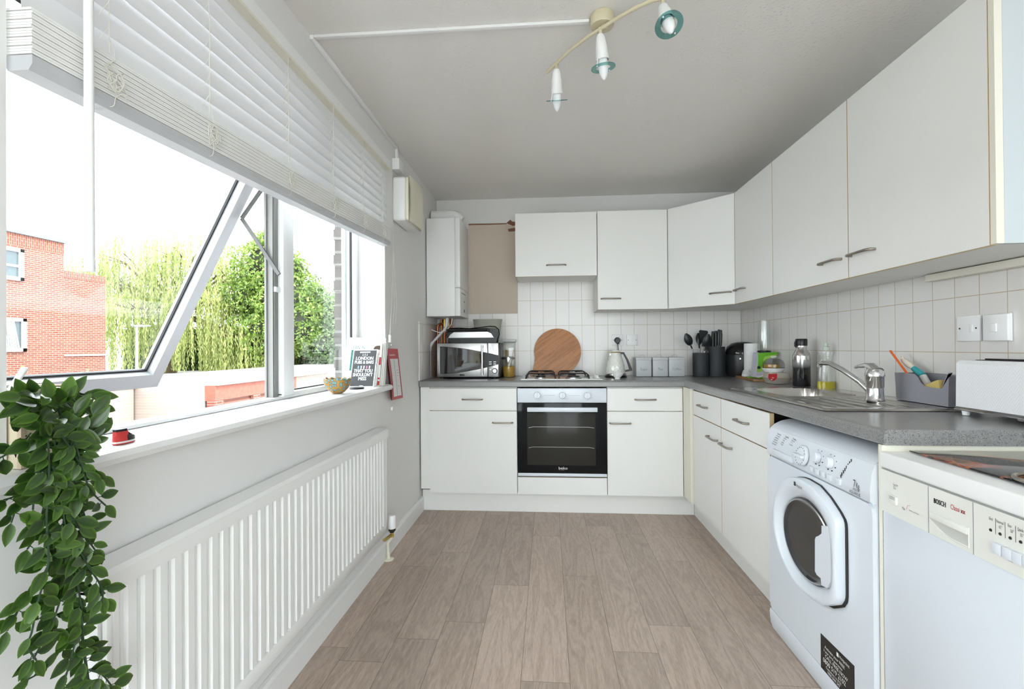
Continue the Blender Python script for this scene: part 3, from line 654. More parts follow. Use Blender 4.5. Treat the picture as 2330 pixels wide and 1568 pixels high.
# ================================================================ sink and tap
sx0, sx1, sy0, sy1 = .955, 1.455, 1.745, 2.655
def sinkh(x, y):
    def box_d(cx, cy_, hx, hy, r):
        dx, dy = abs(x-cx)-hx+r, abs(y-cy_)-hy+r
        return math.hypot(max(dx, 0), max(dy, 0))+min(max(dx, dy), 0)-r
    z = .9285
    dr_ = box_d((sx0+sx1)/2, (sy0+sy1)/2, (sx1-sx0)/2, (sy1-sy0)/2, .03)
    if dr_ > -.012: z -= min(1, (dr_+.012)/.012)*.007
    d1 = box_d(1.195, 2.385, .155, .195, .07)      # bowl
    z -= .15*(1-1/(1+math.exp(-d1*-1/.004)) if False else (0 if d1 > .004 else min(1, (.004-d1)/.03)**.8))
    d2 = box_d(1.185, 1.985, .185, .195, .03)      # drainer
    if d2 < 0:
        k_ = min(1, -d2/.012); z -= .007*k_
        if abs(y-1.985) < .165 and 1.02 < x < 1.35: z += .0055*k_*max(0, math.sin((x-1.02)/.33*math.pi*11))**2
    return z
sk = thing('sink', (1.2, 2.2, .92), 'stainless steel sink with bowl and ribbed drainer set in the worktop', 'sink')
nx_, ny_ = 110, 120
s_ = MB().grid(lambda u, v: (sx0+(sx1-sx0)*u, sy0+(sy1-sy0)*v, sinkh(sx0+(sx1-sx0)*u, sy0+(sy1-sy0)*v)), nx_, ny_)
s_.build('basin', mat('sink steel', (.50, .48, .45), .2, 1), sk)
MB().lathe([(0, .0), (.03, .0), (.034, .003), (.038, .001)], (1.195, 2.385, .7795)).build('waste', 'chrome', sk)
tp = thing('mixer_tap', (1.40, 2.075, .9285), 'chrome single lever mixer tap behind the sink drainer', 'tap')
tb_ = at(1991, 912, 'z', .9285); tx, ty = tb_.x, tb_.y
MB().lathe([(.033, 0), (.034, .004), (.030, .010), (.0285, .05), (.0285, .052), (.031, .055), (.031, .095), (.0335, .098), (.0325, .112), (.026, .125), (.013, .133), (0, .135)], (tx, ty, .9285)).build('body', 'chrome', tp)
e0 = V((tx, ty, .962)); tip = at(1866, 828, 'y', ty+.235)
pth = [e0+V((-.005, .018, 0)), e0.lerp(tip, .25)+V((0, 0, .012)), e0.lerp(tip, .55)+V((0, 0, .024)), e0.lerp(tip, .80)+V((0, 0, .025)), e0.lerp(tip, .95)+V((0, 0, .010)), tip, tip+V((0, .004, -.012))]
MB().tube(pth, [.012, .0115, .011, .011, .011, .0115, .0115], seg=14).build('spout', 'chrome', tp)
l0 = V((tx, ty, 1.053)); lt = at(1946, 836, 'y', ty+.095)
MB().tube([l0+V((0, -.015, -.012)), l0+V((0, .01, .006)), l0.lerp(lt, .45)+V((0, 0, .012)), l0.lerp(lt, .8)+V((0, 0, .006)), lt], [.024, .021, .011, .007, .0055], seg=12).build('lever', 'chrome', tp)
# ================================================================ washing machine
wx = .868; wy0, wy1 = 1.404, at(1747, 1100, 'x', .886).y
wm = thing('washing_machine', (1.18, 1.74, 0), 'white front loading washing machine under the side worktop', 'washing machine')
prof = [(1.47, .012), (1.47, .853), (.985, .853), (.955, .851), (.925, .845), (.900, .833), (.885, .820), (.885, .085), (.885, .012)]
MB().prism(prof, 'xz', wy0+.001, wy1-.001, smooth=True).build('body', 'enamel', wm)
cpw = MB().prism([(.9, .708), (.876, .708), (.869, .716), (.868, .745), (.873, .79), (.883, .818), (.9, .822)], 'xz', wy0, wy1, smooth=True).build('control_panel', 'enamel', wm)
fr_ = MB(); pts = [(wy0, .09), (wy1-.02, .09), (wy1-.006, .10), (wy1, .12), (wy1, .68), (wy1-.006, .695), (wy1-.02, .705), (wy0+.02, .705), (wy0+.004, .695), (wy0, .68)]
fr_.prism(pts, 'yz', .874, .886).build('front_panel', 'enamel', wm)
MB().prism([(.9, .005), (.884, .005), (.876, .03), (.872, .075), (.876, .086), (.9, .087)], 'xz', wy0, wy1, smooth=True).build('kick_panel', 'enamel', wm)
DL, DR = at(1761, 1240, 'x', .862), at(1925, 1280, 'x', .888)
DT, DB = at(1812, 1085, 'x', .860), at(1880, 1396, 'x', .860)
yc = DL.y-.215; zc = (DT.z+DB.z)/2; RZ = (DT.z-DB.z)/2; RR_ = yc-DR.y
def outl(a):
    dy, dz = math.cos(a), math.sin(a)     # dy>0 towards +y (left in the photo)
    if dy >= 0: return 1/math.sqrt((dy/.215)**2+(dz/RZ)**2)
    # right side: flattened handle side
    poly = [(0, .193), (-.08, .190), (-.15, .170), (-.215, .140), (-.243, .122), (-.249, .108), (-.249, -.108), (-.245, -.122), (-.225, -.145), (-.16, -.176), (-.08, -.191), (0, -.193)]
    poly = [(p_[0]*RR_/.249, p_[1]*RZ/.193) for p_ in poly]
    for (a0, b0), (a1, b1) in zip(poly, poly[1:]):
        ex, ey = a1-a0, b1-b0; den = dy*ey-dz*ex
        if abs(den) < 1e-9: continue
        t_ = (a0*ey-b0*ex)/den; s2 = (a0*dz-b0*dy)/den
        if t_ > 0 and -1e-6 <= s2 <= 1+1e-6: return t_
    return .2
gL, gT, gB = at(1785, 1230, 'x', .884), at(1812, 1123, 'x', .884), at(1862, 1342, 'x', .884)
gy, gz = at(1838, 1232, 'x', .884).y, (gT.z+gB.z)/2; gry, grz = gL.y-gy, (gT.z-gB.z)/2
def innr(a):
    # distance from the door centre to the round window edge in direction a
    dy, dz = math.cos(a), math.sin(a); oy, oz = yc-gy, zc-gz
    A = (dy/gry)**2+(dz/grz)**2; B = 2*(oy*dy/gry**2+oz*dz/grz**2); C_ = (oy/gry)**2+(oz/grz)**2-1
    return (-B+math.sqrt(B*B-4*A*C_))/(2*A)
NA = 120; secs = [(1, .8735), (1, .852), (.97, .8435), (.85, .840), (.62, .8405), (.50, .843), (.12, .860), (0, .872)]
dm = MB()
def ring(t_, x_): return [V((x_, yc+math.cos(2*math.pi*k/NA)*(innr(2*math.pi*k/NA)*(1-t_)+outl(2*math.pi*k/NA)*t_), zc+math.sin(2*math.pi*k/NA)*(innr(2*math.pi*k/NA)*(1-t_)+outl(2*math.pi*k/NA)*t_))) for k in range(NA)]
vs = []
for t_, x_ in secs: vs += ring(t_, x_)
dm.add(vs, [(i*NA+k, i*NA+(k+1) % NA, (i+1)*NA+(k+1) % NA, (i+1)*NA+k) for i in range(len(secs)-1) for k in range(NA)], 0, True)
dwm = dm.build('door', 'enamel', wm)
M['doorglass'] = mat('dark curved door glass', (.035, .037, .04), .10, coat=.5)
gd = MB(); rs = [(.10, .8745), (0, .8738), ]
gp = []
for s2, x_ in ((1.03, .8725), (.97, .862), (.93, .860), (.88, .8655), (.80, .8668), (.5, .868), (.05, .869)):
    gp += [V((x_, yc+math.cos(2*math.pi*k/NA)*innr(2*math.pi*k/NA)*s2, zc+math.sin(2*math.pi*k/NA)*innr(2*math.pi*k/NA)*s2)) for k in range(NA)]
gd.add(gp, [(i*NA+k, i*NA+(k+1) % NA, (i+1)*NA+(k+1) % NA, (i+1)*NA+k) for i in range(6) for k in range(NA)], [1 if i in (1,) else 0 for i in range(6) for k in range(NA)], True)
gd.add(gp[-NA:], [list(range(NA))], 0, True)
gd.build('door_glass', ['doorglass', 'steel'], dwm)
hp = [at(u, v, 'x', .857) for u, v in ((1868, 1196), (1868, 1214), (1862, 1219), (1855, 1222), (1853, 1228), (1853, 1300), (1857, 1308), (1866, 1316), (1868, 1332), (1880, 1338), (1888, 1325), (1888, 1215), (1880, 1198))]
hpm = MB().prism([(p.y, p.z) for p in hp], 'yz', .8425, .862)
hpm.build('handle_plate', 'enamel', dwm)
kk = MB()
for t_, x_ in ((1.012, .8739), (1.012, .8675)): pass
o_ = [V((.8738, yc+math.cos(2*math.pi*k/NA)*(outl(2*math.pi*k/NA)+.005)-.004, zc+math.sin(2*math.pi*k/NA)*(outl(2*math.pi*k/NA)+.004)-.001)) for k in range(NA)]
kk.add(o_+[p-V((.004, 0, 0)) for p in o_], [list(range(NA)), [NA+k for k in range(NA)]]+[(k, (k+1) % NA, NA+(k+1) % NA, NA+k) for k in range(NA)]); kk.build('door_shadow_gap', 'gasket', wm)  # black sheet behind the door paints the shade line around its rim
# controls: positions are on the panel face
def pw_(u, v): 
    p = at(u, v, 'x', .886); return p
def wxf(z):   # panel face x at height z
    return .8675 if z < .76 else .8675+(z-.76)*.24
c = pw_(1740+633/7.126, 940+690/7.126)
dk = MB().lathe([(.036, 0), (.036, .006), (.033, .010), (0, .011)], (wxf(c.z)-.001, c.y, c.z), (-1, 0, .18)).box(wxf(c.z)-.026, wxf(c.z)-.008, c.y-.030, c.y+.030, c.z-.006, c.z+.006, b=.004)
dk.build('programme_dial', 'enamel', wm)
mk = MB()
for k in range(16):
    a = 2*math.pi*k/16; mk.ball((wxf(c.z)-.0112+math.sin(a)*.005, c.y+math.cos(a)*.029, c.z+math.sin(a)*.029), .0016, seg=6)
for u, v in ((868, 723), (1070, 805)):
    c = pw_(1740+u/7.126, 940+v/7.126)
    MB().lathe([(.018, 0), (.018, .012), (.015, .016), (0, .017)], (wxf(c.z)-.001, c.y, c.z), (-1, 0, .15), sy=.8).build('small_dial', 'enamel', wm)
    for k in range(8):
        a = 2*math.pi*k/8+.4; mk.box(wxf(c.z+math.sin(a)*.025)-.0016, wxf(c.z)+.004, c.y+math.cos(a)*.027-.0018, c.y+math.cos(a)*.027+.0018, c.z+math.sin(a)*.025-.0014, c.z+math.sin(a)*.025+.0014)
for u, v in ((783, 905), (877, 950), (972, 995), (1073, 1045), (1222, 1110)):
    c = pw_(1740+u/7.126, 940+v/7.126); MB().box(wxf(c.z)-.006, wxf(c.z)+.002, c.y-.011, c.y+.011, c.z-.009, c.z+.009, b=.0015).build('button', 'enamel', wm)
    mk.box(wxf(c.z)-.0015, wxf(c.z), c.y+.013, c.y+.016, c.z-.002, c.z+.006)
for k in range(8):
    c = pw_(1740+(1358-15*k)/7.126, 940+(772+36*k)/7.126); mk.box(wxf(c.z)-.0015, wxf(c.z), c.y-.0014, c.y+.0014, c.z-.0045, c.z+.0045)
XY = ((0, -1, 0), (.0, 0, 1))
for (u, v, lines) in ((180, 330, ['Normale', '1 2 Prewash', '2 90 Wash', '3 60 Wash', '4 40 Delicate', '5 30 Normal']), (305, 375, ['Speciale', '6 Wool', '7 Silk', '8 Jeans', '9 Sport']), (425, 410, ['Drying', '10 Rinse', '11 Spin', '12 Drain'])):
    for i, s2 in enumerate(lines):
        c = pw_(1740+(u-12*i*.7)/7.126, 940+(v+31*i)/7.126); mk.text(s2, .0085 if i else .010, (wxf(c.z)-.0018, c.y+(.004 if i else 0), c.z-.004), *XY, sx=.8)
c = pw_(1740+1455/7.126, 940+1160/7.126); mk.text('7', .032, (wxf(c.z)-.0012, c.y, c.z-.006), *XY, sx=.7); mk.text('Kg', .024, (wxf(c.z)-.0012, c.y-.013, c.z-.006), *XY, sx=.6)
c = pw_(1740+1440/7.126, 940+1215/7.126); mk.text('WDL754', .010, (wxf(c.z)-.0012, c.y-.003, c.z-.004), *XY, sx=.75)
c = pw_(1740+1400/7.126, 940+1275/7.126); mk.text('AQUARIUS', .0125, (wxf(c.z)-.0022, c.y, c.z-.001), *XY, sx=.82)
mk.build('panel_lettering', 'text', cpw)
c0_ = pw_(1740+165/7.126, 940+600/7.126); c1_ = pw_(1740+475/7.126, 940+780/7.126)
MB().box(.860, .872, c1_.y, c0_.y, .722, .744, b=.003).build('detergent_drawer', 'enamel', wm)
c = at(1740+497/7.126, 940+1150/7.126, 'x', .857)
ld = MB().box(.8385, .8405, c.y-.003, c.y+.006, c.z-.006, c.z+.008).text('Hotpoint', .016, (.8395, c.y-.006, c.z-.006), *XY, sx=.7); ld.build('lettering', 'text', dwm)
stk = MB().prism([(1.664, .088), (1.664, .199), (1.490, .206), (1.490, .088)], 'yz', .8725, .8738).build('service_sticker', 'black', wm)
tx_ = MB()
tx_.text('Activate your FREE', .0135, (.8722, 1.640, .166), *XY).text('5 year parts guarantee', .0110, (.8722, 1.646, .153), *XY).text('CALL FREE NOW', .0155, (.8722, 1.638, .137), *XY)
tx_.text('0800 519 2102', .021, (.8722, 1.650, .117), *XY, sx=.95).text('Customers in ROI', .0110, (.8722, 1.634, .105), *XY).text('1800 844 347', .0125, (.8722, 1.627, .093), *XY)
tx_.text('Hotpoint', .0140, (.8722, 1.563, .184), *XY).box(.8720, .8725, 1.566, 1.575, .182, .194)
tx_.build('lettering', 'textwhite', stk)

wm.location.x += .016
# ================================================================ dishwasher
dx = .902; dy0, dy1 = .79, 1.383
dwr = thing('dishwasher', (1.2, 1.09, 0), 'white dishwasher with cream control panel in front of the worktop end', 'dishwasher')
bx(dx+.01, 1.48, dy0, dy1, .01, .815).build('body', 'enamel', dwr)
MB().box(dx-.006, 1.485, dy0, dy1+.001, .818, .8605, b=.006, seg=3).build('top', 'white', dwr)
dp = MB().prism([(dy0, .7015), (dy1, .7015), (dy1, .8135), (dy0, .8135)], 'yz', dx-.003, dx+.012).build('control_panel', 'greyplastic', dwr)
for y in (1.2175, 1.0965): bx(dx-.0036, dx-.0028, y-.0006, y+.0006, .702, .813).build('panel_seam', 'textgrey', dp)
MB().box(dx+.001, dx+.014, dy0, dy1-.001, .10, .700, b=.003).build('door', 'enamel', dwr)
def pd(u, v): return at(1990+u/4.753, 1000+v/4.753, 'x', dx-.003)
# handle recess: raised lip with scoop
ya_, yb_ = pd(590, 770).y, pd(1030, 945).y
gq = MB(); zt_, zb_ = pd(600, 768).z, pd(800, 1085).z+.003
M['recess'] = mat('recess plastic', (.50, .50, .47), .4)
rim = [(ya_, zt_), (ya_, zt_-.020)]+[(ya_+(yb_-ya_)*(k/10), zt_-.020-(zt_-.020-zb_)*math.sin(math.pi*.5*min(1, k/7))) for k in range(1, 11)]+[(yb_, zt_)]
n_ = len(rim); cyy, czz = (ya_+yb_)/2, (zt_+zb_)/2
r0 = [V((dx-.0036, y, z)) for y, z in rim]; r1 = [V((dx-.0050, cyy+(y-cyy)*.97, czz+(z-czz)*.93)) for y, z in rim]; r2 = [V((dx-.0038, cyy+(y-cyy)*.93, czz+(z-czz)*.86)) for y, z in rim]
gq.add(r0+r1+r2, [(i*n_+k, i*n_+(k+1) % n_, (i+1)*n_+(k+1) % n_, (i+1)*n_+k) for i in range(2) for k in range(n_)], 0, True)
gq.add(r2, [list(range(n_))], 1)
gq.box(dx-.007, dx-.0035, yb_+.003, ya_-.004, zt_-.017, zt_-.002, 0, b=.001)
gq.build('handle_recess', ['greyplastic', 'recess'], dp)
c = pd(215, 655); MB().box(dx-.009, dx-.002, c.y-.013, c.y+.013, c.z-.011, c.z+.011, b=.0015).build('power_button', 'greyplastic', dp)
tl = MB()
for k in range(3): tl.box(dx-.0094, dx-.009, c.y-.010, c.y+.010, c.z+.002+.003*k, c.z+.0028+.003*k)
c = pd(205, 485); tl.text('On/Off', .0062, (dx-.0032, c.y+.002, c.z-.002), *XY); c = pd(215, 530); tl.text('I', .008, (dx-.0032, c.y-.001, c.z), *XY).lathe([(.0042, 0), (.0048, .0002)], (dx-.0034, c.y-.002, c.z+.003), (-1, 0, 0))
c = pd(640, 665)
for e_ in (0, .0005, .001): tl.text('BOSCH', .0165, (dx-.0034, c.y-e_, c.z-.004), *XY, sx=.64)
c = pd(375, 770); tl.text('medium performance', .0050, (dx-.0034, c.y, c.z), *XY, sx=.75)
c = pd(300, 735); tl.text('Max', .0095, (dx-.0034, c.y, c.z-.004), *XY, sx=.6)
c = pd(1242, 850); tl.text('End', .0090, (dx-.0034, c.y, c.z-.003), *XY, sx=.6)
for (u, v, a_, b_) in ((1330, 885, 'Normal', '65°'), (1455, 930, 'Eco', '50°'), (1558, 970, 'Quick', '35°')):
    c = pd(u, v); tl.text(a_, .0090, (dx-.0034, c.y+.002, c.z-.003), *XY, sx=.55); tl.text(b_, .0090, (dx-.0034, c.y-.003, c.z-.0125), *XY, sx=.6)
for (u, v) in ((1257, 980), (1360, 1023), (1469, 1067), (1582, 1110), (1700, 1160)):
    c = pd(u, v); tl.lathe([(0, .0012), (.0028, .0012), (.0032, 0)], (dx-.003, c.y, c.z), (-1, 0, 0))
for (u, v0, v1) in ((1310, 860, 1020), (1413, 905, 1060), (1527, 945, 1105)):
    c = pd(u, (v0+v1)/2); tl.box(dx-.0034, dx-.003, c.y-.0003, c.y+.0003, c.z-.016, c.z+.016)
a, b = pd(1345, 1225), pd(1575, 1328); tl.tube([(dx-.0034, a.y, a.z), (dx-.0034, b.y, a.z)], .0003, seg=4); c = pd(1435, 1285); tl.text('Reset', .0055, (dx-.0034, c.y, a.z-.007), *XY)
tl.build('panel_lettering', 'text', dp)
rl = MB(); c = pd(822, 730); rl.text('Classi', .0160, (dx-.0034, c.y, c.z-.004), *XY, sx=.66)
for e_ in (0, .0006): rl.text('xx', .0160, (dx-.0034, pd(934, 770).y-e_, c.z-.004), *XY, sx=.7)
rl.tube([(dx-.0034, pd(345, 760).y, .7325), (dx-.0034, pd(360, 760).y, .745), (dx-.0034, pd(385, 760).y, .7465)], .0004, seg=4)
rl.build('red_lettering', 'red', dp)
for k, u in enumerate((1350, 1462, 1570, 1690)):
    c = pd(u, 1130); MB().box(dx-.010, dx-.002, c.y-.0105, c.y+.0105, .727, .749, b=.0015).build('programme_button', 'enamel', dp)
# glass worktop saver with a printed food picture
m_, nt, b_ = nodes('printed food glass'); M['food'] = m_
tc = nt.nodes.new('ShaderNodeTexCoord'); vo = nt.nodes.new('ShaderNodeTexNoise'); vo.inputs['Scale'].default_value = 7; vo.inputs['Detail'].default_value = 3; vo.inputs['Distortion'].default_value = 1.5
L(nt, tc.outputs['Object'], vo.inputs['Vector']); cr = nt.nodes.new('ShaderNodeValToRGB'); e = cr.color_ramp.elements
e[0].position = .45; e[0].color = (.012, .012, .013, 1); e[1].position = .70; e[1].color = (.30, .30, .05, 1)
for p_, c_ in ((.52, (.03, .02, .015, 1)), (.56, (.30, .06, .03, 1)), (.60, (.35, .13, .06, 1)), (.64, (.10, .05, .02, 1))): k = e.new(p_); k.color = c_
L(nt, vo.outputs['Fac'], cr.inputs[0]); L(nt, cr.outputs[0], b_.inputs['Base Color']); b_.inputs['Roughness'].default_value = .08
ws = thing('glass_board', (1.17, 1.1, .861), 'black glass worktop saver with a printed food picture on the dishwasher', 'glass board')
MB().box(.958, 1.40, .90, 1.362, .8635, .8675, b=.0015).build('pane', 'food', ws)
mm_ = MB()
for x, y in ((.99, .93), (.99, 1.33), (1.37, .93), (1.37, 1.33)): mm_.lathe([(0, 0), (.008, 0), (.008, .0025), (0, .0025)], (x, y, .8608))
mm_.build('feet', 'black', ws)
c = at(2318, 1086, 'z', .872); cc = V((c.x+.045, c.y-.03, .873))
ph = MB().tube([cc+V((math.cos(a)*.065, math.sin(a)*.055, 0)) for a in [2*math.pi*k/24 for k in range(24)]], .0045, seg=8, closed=True)
ph.tube([cc+V((math.cos(a)*.040, math.sin(a)*.035, .009)) for a in [2*math.pi*k/24 for k in range(24)]], .0035, seg=8, closed=True)
for a in (0, 2.1, 4.2): ph.tube([cc+V((math.cos(a)*.065, math.sin(a)*.055, 0)), cc+V((math.cos(a)*.040, math.sin(a)*.035, .009))], .003, seg=6)
tag(ph.build('wire_trivet', 'satinsteel', org=cc), 'dark bronze wire trivet lying on the glass board at the picture edge', 'trivet')
# ================================================================ radiator
rd = thing('radiator', (-.86, 1.66, .19), 'white ribbed panel radiator under the window sill', 'radiator')
ry0, ry1, rz0, rz1 = .858, 2.462, .192, .728
xf = -.846
pts = []; P_ = .0405; n = int((ry1-ry0-.03)/P_)
for k in range(n):
    y = ry0+.018+k*P_
    pts += [(y, xf), (y+.0115, xf), (y+.0145, xf-.0075), (y+.0185, xf-.0075), (y+.0200, xf-.0045), (y+.0235, xf-.0045), (y+.0250, xf-.0075), (y+.0290, xf-.0075), (y+.0320, xf)]
poly = [(ry0+.008, xf-.012)]+[(p[0], p[1]) for p in pts]+[(ry1-.008, xf), (ry1-.008, xf-.012)]
m = MB()
pv = [(x, y, rz0+.044) for y, x in poly]+[(x, y, rz1-.040) for y, x in poly]; nn = len(poly)
m.add(pv, [(i, i+1, nn+i+1, nn+i) for i in range(nn-1)], 0, True)
m.box(xf-.010, xf+.001, ry0, ry1, rz0, rz0+.046, b=.004).box(xf-.010, xf+.001, ry0+.002, ry0+.016, rz0, rz1-.03, b=.003).box(xf-.010, xf+.001, ry1-.016, ry1-.002, rz0, rz1-.03, b=.003)
m.box(xf-.040, xf-.013, ry0+.01, ry1-.01, rz0+.01, rz1-.02)
M['rad'] = mat('white radiator enamel', (.80, .80, .795), .3)
m.build('panel', 'rad', rd)
MB().prism([(xf-.052, rz1-.045), (xf+.006, rz1-.045), (xf+.007, rz1-.010), (xf+.001, rz1), (xf-.052, rz1+.006)], 'xz', ry0-.004, ry1+.004).build('top_cover', 'rad', rd)
for ya_ in (ry1-.006, ry0-.004): bx(xf-.05, xf-.012, ya_, ya_+.010, rz0+.01, rz1-.04).build('side_cover', 'rad', rd)
for ya_ in (ry0+.25, ry1-.28): bx(-.904, xf-.03, ya_, ya_+.03, .3, .6).build('bracket', 'rad', rd)
c = at(892, 1190, 'y', 2.535); vx, vz = c.x, c.z
vl = MB().tube([(vx, 2.535, vz-.075), (vx, 2.535, vz-.035)], .010, 0).tube([(vx, 2.535, vz-.062), (-.862, 2.455, vz-.062)], .008, 0)
vl.build('valve_body', 'brass', rd)
MB().lathe([(.016, -.03), (.020, -.028), (.0205, .0), (.020, .035), (.017, .042), (0, .043)], (vx, 2.535, vz)).build('thermostat_head', 'white', rd)
MB().lathe([(.019, -.040), (.019, -.030), (.012, -.050)], (vx, 2.535, vz)).build('valve_collar', 'gasket', rd)
f0 = at(884, 1272, 'z', .004)
M['ivory'] = mat('yellowed ivory plastic', (.72, .69, .57), .4)
pp = tag(MB().tube([(f0.x, f0.y, .004), (f0.x+.002, f0.y-.012, .10), (vx, 2.535, vz-.076)], [.0095, .009, .008]).lathe([(.030, .0012), (.029, .005), (.011, .010), (.010, .012)], (f0.x, f0.y, 0)).build('radiator_pipe', 'ivory'), 'ivory pipe with round floor collar below the radiator valve', 'pipe')

# ================================================================ venetian blind
bl = thing('venetian_blind', (-.9, 1.66, 1.7), 'white slatted venetian blind half drawn over the window', 'blind')
M['slat'] = translucent('white blind slat', (.70, .70, .71), .06)
M['slatw'] = mat('white blind slats in the stack', (.82, .82, .81), .45)
M['railgrey'] = mat('blind bottom rail', (.50, .51, .53), .4)  # even grey carries the shade of the rail's underside
by0, by1 = .748, 2.602; bxo, bxi = -.918, -.868
def zr(y, a, b): t_ = (y-by0)/(by1-by0); return a+(b-a)*t_
zb0, zb1 = 1.626, 1.715          # underside of bottom rail near / far
MB().prism([(-.925, 2.144), (-.868, 2.144), (-.868, 2.188), (-.925, 2.188)], 'xz', by0, by1).build('head_rail', 'white', bl)
MB().prism([(-.925, 2.134), (-.864, 2.134), (-.864, 2.1435), (-.925, 2.1435)], 'xz', by0, by1).build('yellowed_rail_lip', 'cream', bl)
def sweep(m, prof, za, zb, y0=by0, y1=by1, n=1):
    k = len(prof); vs = []
    for i in range(n+1):
        y = y0+(y1-y0)*i/n
        sag = -.006*math.sin(math.pi*i/n) if n > 1 else 0
        vs += [(x, y, z+zr(y, za, zb)+sag) for x, z in prof]
    m.add(vs, [(i*k+j, i*k+(j+1) % k, (i+1)*k+(j+1) % k, (i+1)*k+j) for i in range(n) for j in range(k)]+[list(range(k)), [n*k+j for j in range(k)][::-1]]); return m
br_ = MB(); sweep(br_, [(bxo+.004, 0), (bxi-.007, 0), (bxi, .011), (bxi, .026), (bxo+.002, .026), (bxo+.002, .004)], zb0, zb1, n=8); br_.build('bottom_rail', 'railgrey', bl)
NS = 16
st_ = MB()
for k in range(NS):
    q = .0275+k*.0050
    sweep(st_, [(bxo, q), (bxi-.001*(k % 2), q), (bxi-.001*(k % 2), q+.0040), (bxo, q+.0040)], zb0, zb1, by0-.001+.0007*(k % 3), by1, n=8)
st_.build('slat_stack', 'slatw', bl)
zs0, zs1 = zb0+.0275+NS*.0050, zb1+.0275+NS*.0050
NL = 8; sl_ = MB()
for k in range(NL):
    f = (k+.55)/NL
    def fn(u, v, f=f):
        y = by0+(by1-by0)*u; zc_ = (zr(y, zs0, zs1))*(1-f)+2.135*f
        s_ = (v-.5); return V((-.893+s_*.009+.002*(4*s_*s_-1)*-1, y, zc_-s_*.056))
    sl_.grid(fn, 8, 5)
sl_.build('slats', 'slat', bl)
M['cord'] = mat('off white cord', (.72, .70, .64), .7)
for i, (u, v) in enumerate(((250, 190), (478, 300), (658, 420), (760, 485), (828, 520), (872, 545))):
    p = at(u, v, 'x', bxi+.004); y = p.y
    ld = MB(); zt_ = zr(y, zs0, zs1)
    zz = [zt_+(2.135-zt_)*k/NL for k in range(NL+1)]
    ld.tube([(bxi+.003, y, 2.135)]+[(bxi+.003+RN.uniform(-.001, .001), y+RN.uniform(-.002, .002), z) for z in zz[::-1][1:]], .0009, seg=5)
    for k in range(1, NL): ld.tube([(bxi+.003, y, zz[k]+.004), (-.877, y-.010, zz[k]-.028)], .0007, seg=5)
    ld.tube([(bxi+.003, y, zt_+.03), (bxi+.004, y+.010, zt_+.008), (bxi+.004, y+.012, zt_-.008)], .0009, seg=5)
    ld.build('ladder_cord', 'cord', bl)
    tg = MB(); cpt = V((bxi+.006, y, zt_-.045)); pts = []
    for k in range(46):
        t_ = k*.62; pts.append(cpt+V((RN.uniform(0, .008), math.sin(t_*1.0+i)*.016*(1+.3*math.sin(k*.9))+RN.uniform(-.003, .003)+.0003*k, math.cos(t_*1.27)*.020*(1-.2*math.sin(k))+RN.uniform(-.003, .003)-.0003*k)))
    pts = [V((bxi+.004, y+.012, zt_-.008))]+pts+[V((bxi+.005, y+.012, zt_-.083)), V((bxi+.003, y+.010, zt_-.10)), V((bxi-.004, y+.004, zb0+(zb1-zb0)*(y-by0)/(by1-by0)+.002))]
    sm = []
    for a, b, c_, d_ in zip([pts[0]]+pts, pts, pts[1:], pts[2:]+[pts[-1]]):
        for q in (0, .33, .66): sm.append(.5*((2*b)+(c_-a)*q+(2*a-5*b+4*c_-d_)*q*q+(-a+3*b-3*c_+d_)*q**3))
    tg.tube(sm, .0009, seg=5); tg.build('knotted_cord', 'cord', bl)
    zb_ = zr(y, zb0, zb1); MB().lathe([(.0085, -.002), (.0085, 0), (.0035, 0), (.003, -.002)], (bxi-.020, y, zb_), (0, 0, 1)).build('rail_button', 'white', bl)
wu = at(204, 300, 'x', -.845); wbz = at(207, 618, 'y', wu.y).z
MB().cyl((-.845, wu.y, wbz), (-.848, wu.y, 2.14), .0078, seg=14).lathe([(.0085, 0), (.0085, .02), (.0078, .022)], (-.845, wu.y, wbz)).build('tilt_wand', 'white', bl)
py = at(893, 600, 'x', -.885).y
pc = MB()
for du, dv in ((0, 0), (6, 0), (12, 4)):
    q = [at(893, 385, 'x', -.885), at(895, 560, 'x', -.885), at(891+du, 700, 'x', -.883), at(889+du*.9, 735, 'x', -.882)]
    pc.tube(q, .0009, seg=5)
pc.tube([at(900, 735, 'x', -.882), at(906, 738, 'x', -.88), at(903, 748, 'x', -.88), at(888, 755, 'x', -.88), at(887, 762, 'x', -.88)], .0009, seg=5)
pc.tube([at(889, 735, 'x', -.882), at(888, 745, 'x', -.88), at(887, 762, 'x', -.88)], .0009, seg=5)
pc.build('pull_cord', 'cord', bl)
c = at(887, 762, 'x', -.88); MB().lathe([(.006, 0), (.008, -.004), (.0065, -.022), (.0085, -.042), (0, -.043)], c).build('cord_weight', 'white', bl)

# ================================================================ ceiling light and cable trunking
lc = at(1371, 20, 'z', ZC)
lc.y = 1.760; lc.x = .203
lt_ = thing('spotlight_bar', (lc.x, lc.y, 2.31), 'cream curved three lamp spotlight bar on the ceiling', 'ceiling light')
M['creamp'] = mat('aged cream enamel', (.60, .54, .38), .35)
MB().lathe([(.041, 2.3535), (.042, 2.35), (.042, 2.316), (.040, 2.312), (0, 2.3115)], (lc.x, lc.y, 0)).build('ceiling_rose', 'creamp', lt_)
zbar = 2.296
bp_ = [at(1245, 165, 'z', zbar), at(1262, 148, 'z', zbar), at(1300, 112, 'z', zbar), at(1340, 82, 'z', zbar), at(1375, 60, 'z', zbar), at(1415, 35, 'z', zbar), at(1450, 16, 'z', zbar), at(1485, 1, 'z', zbar), at(1515, -6, 'z', zbar), at(1560, -12, 'z', zbar), at(1600, -24, 'z', zbar)]
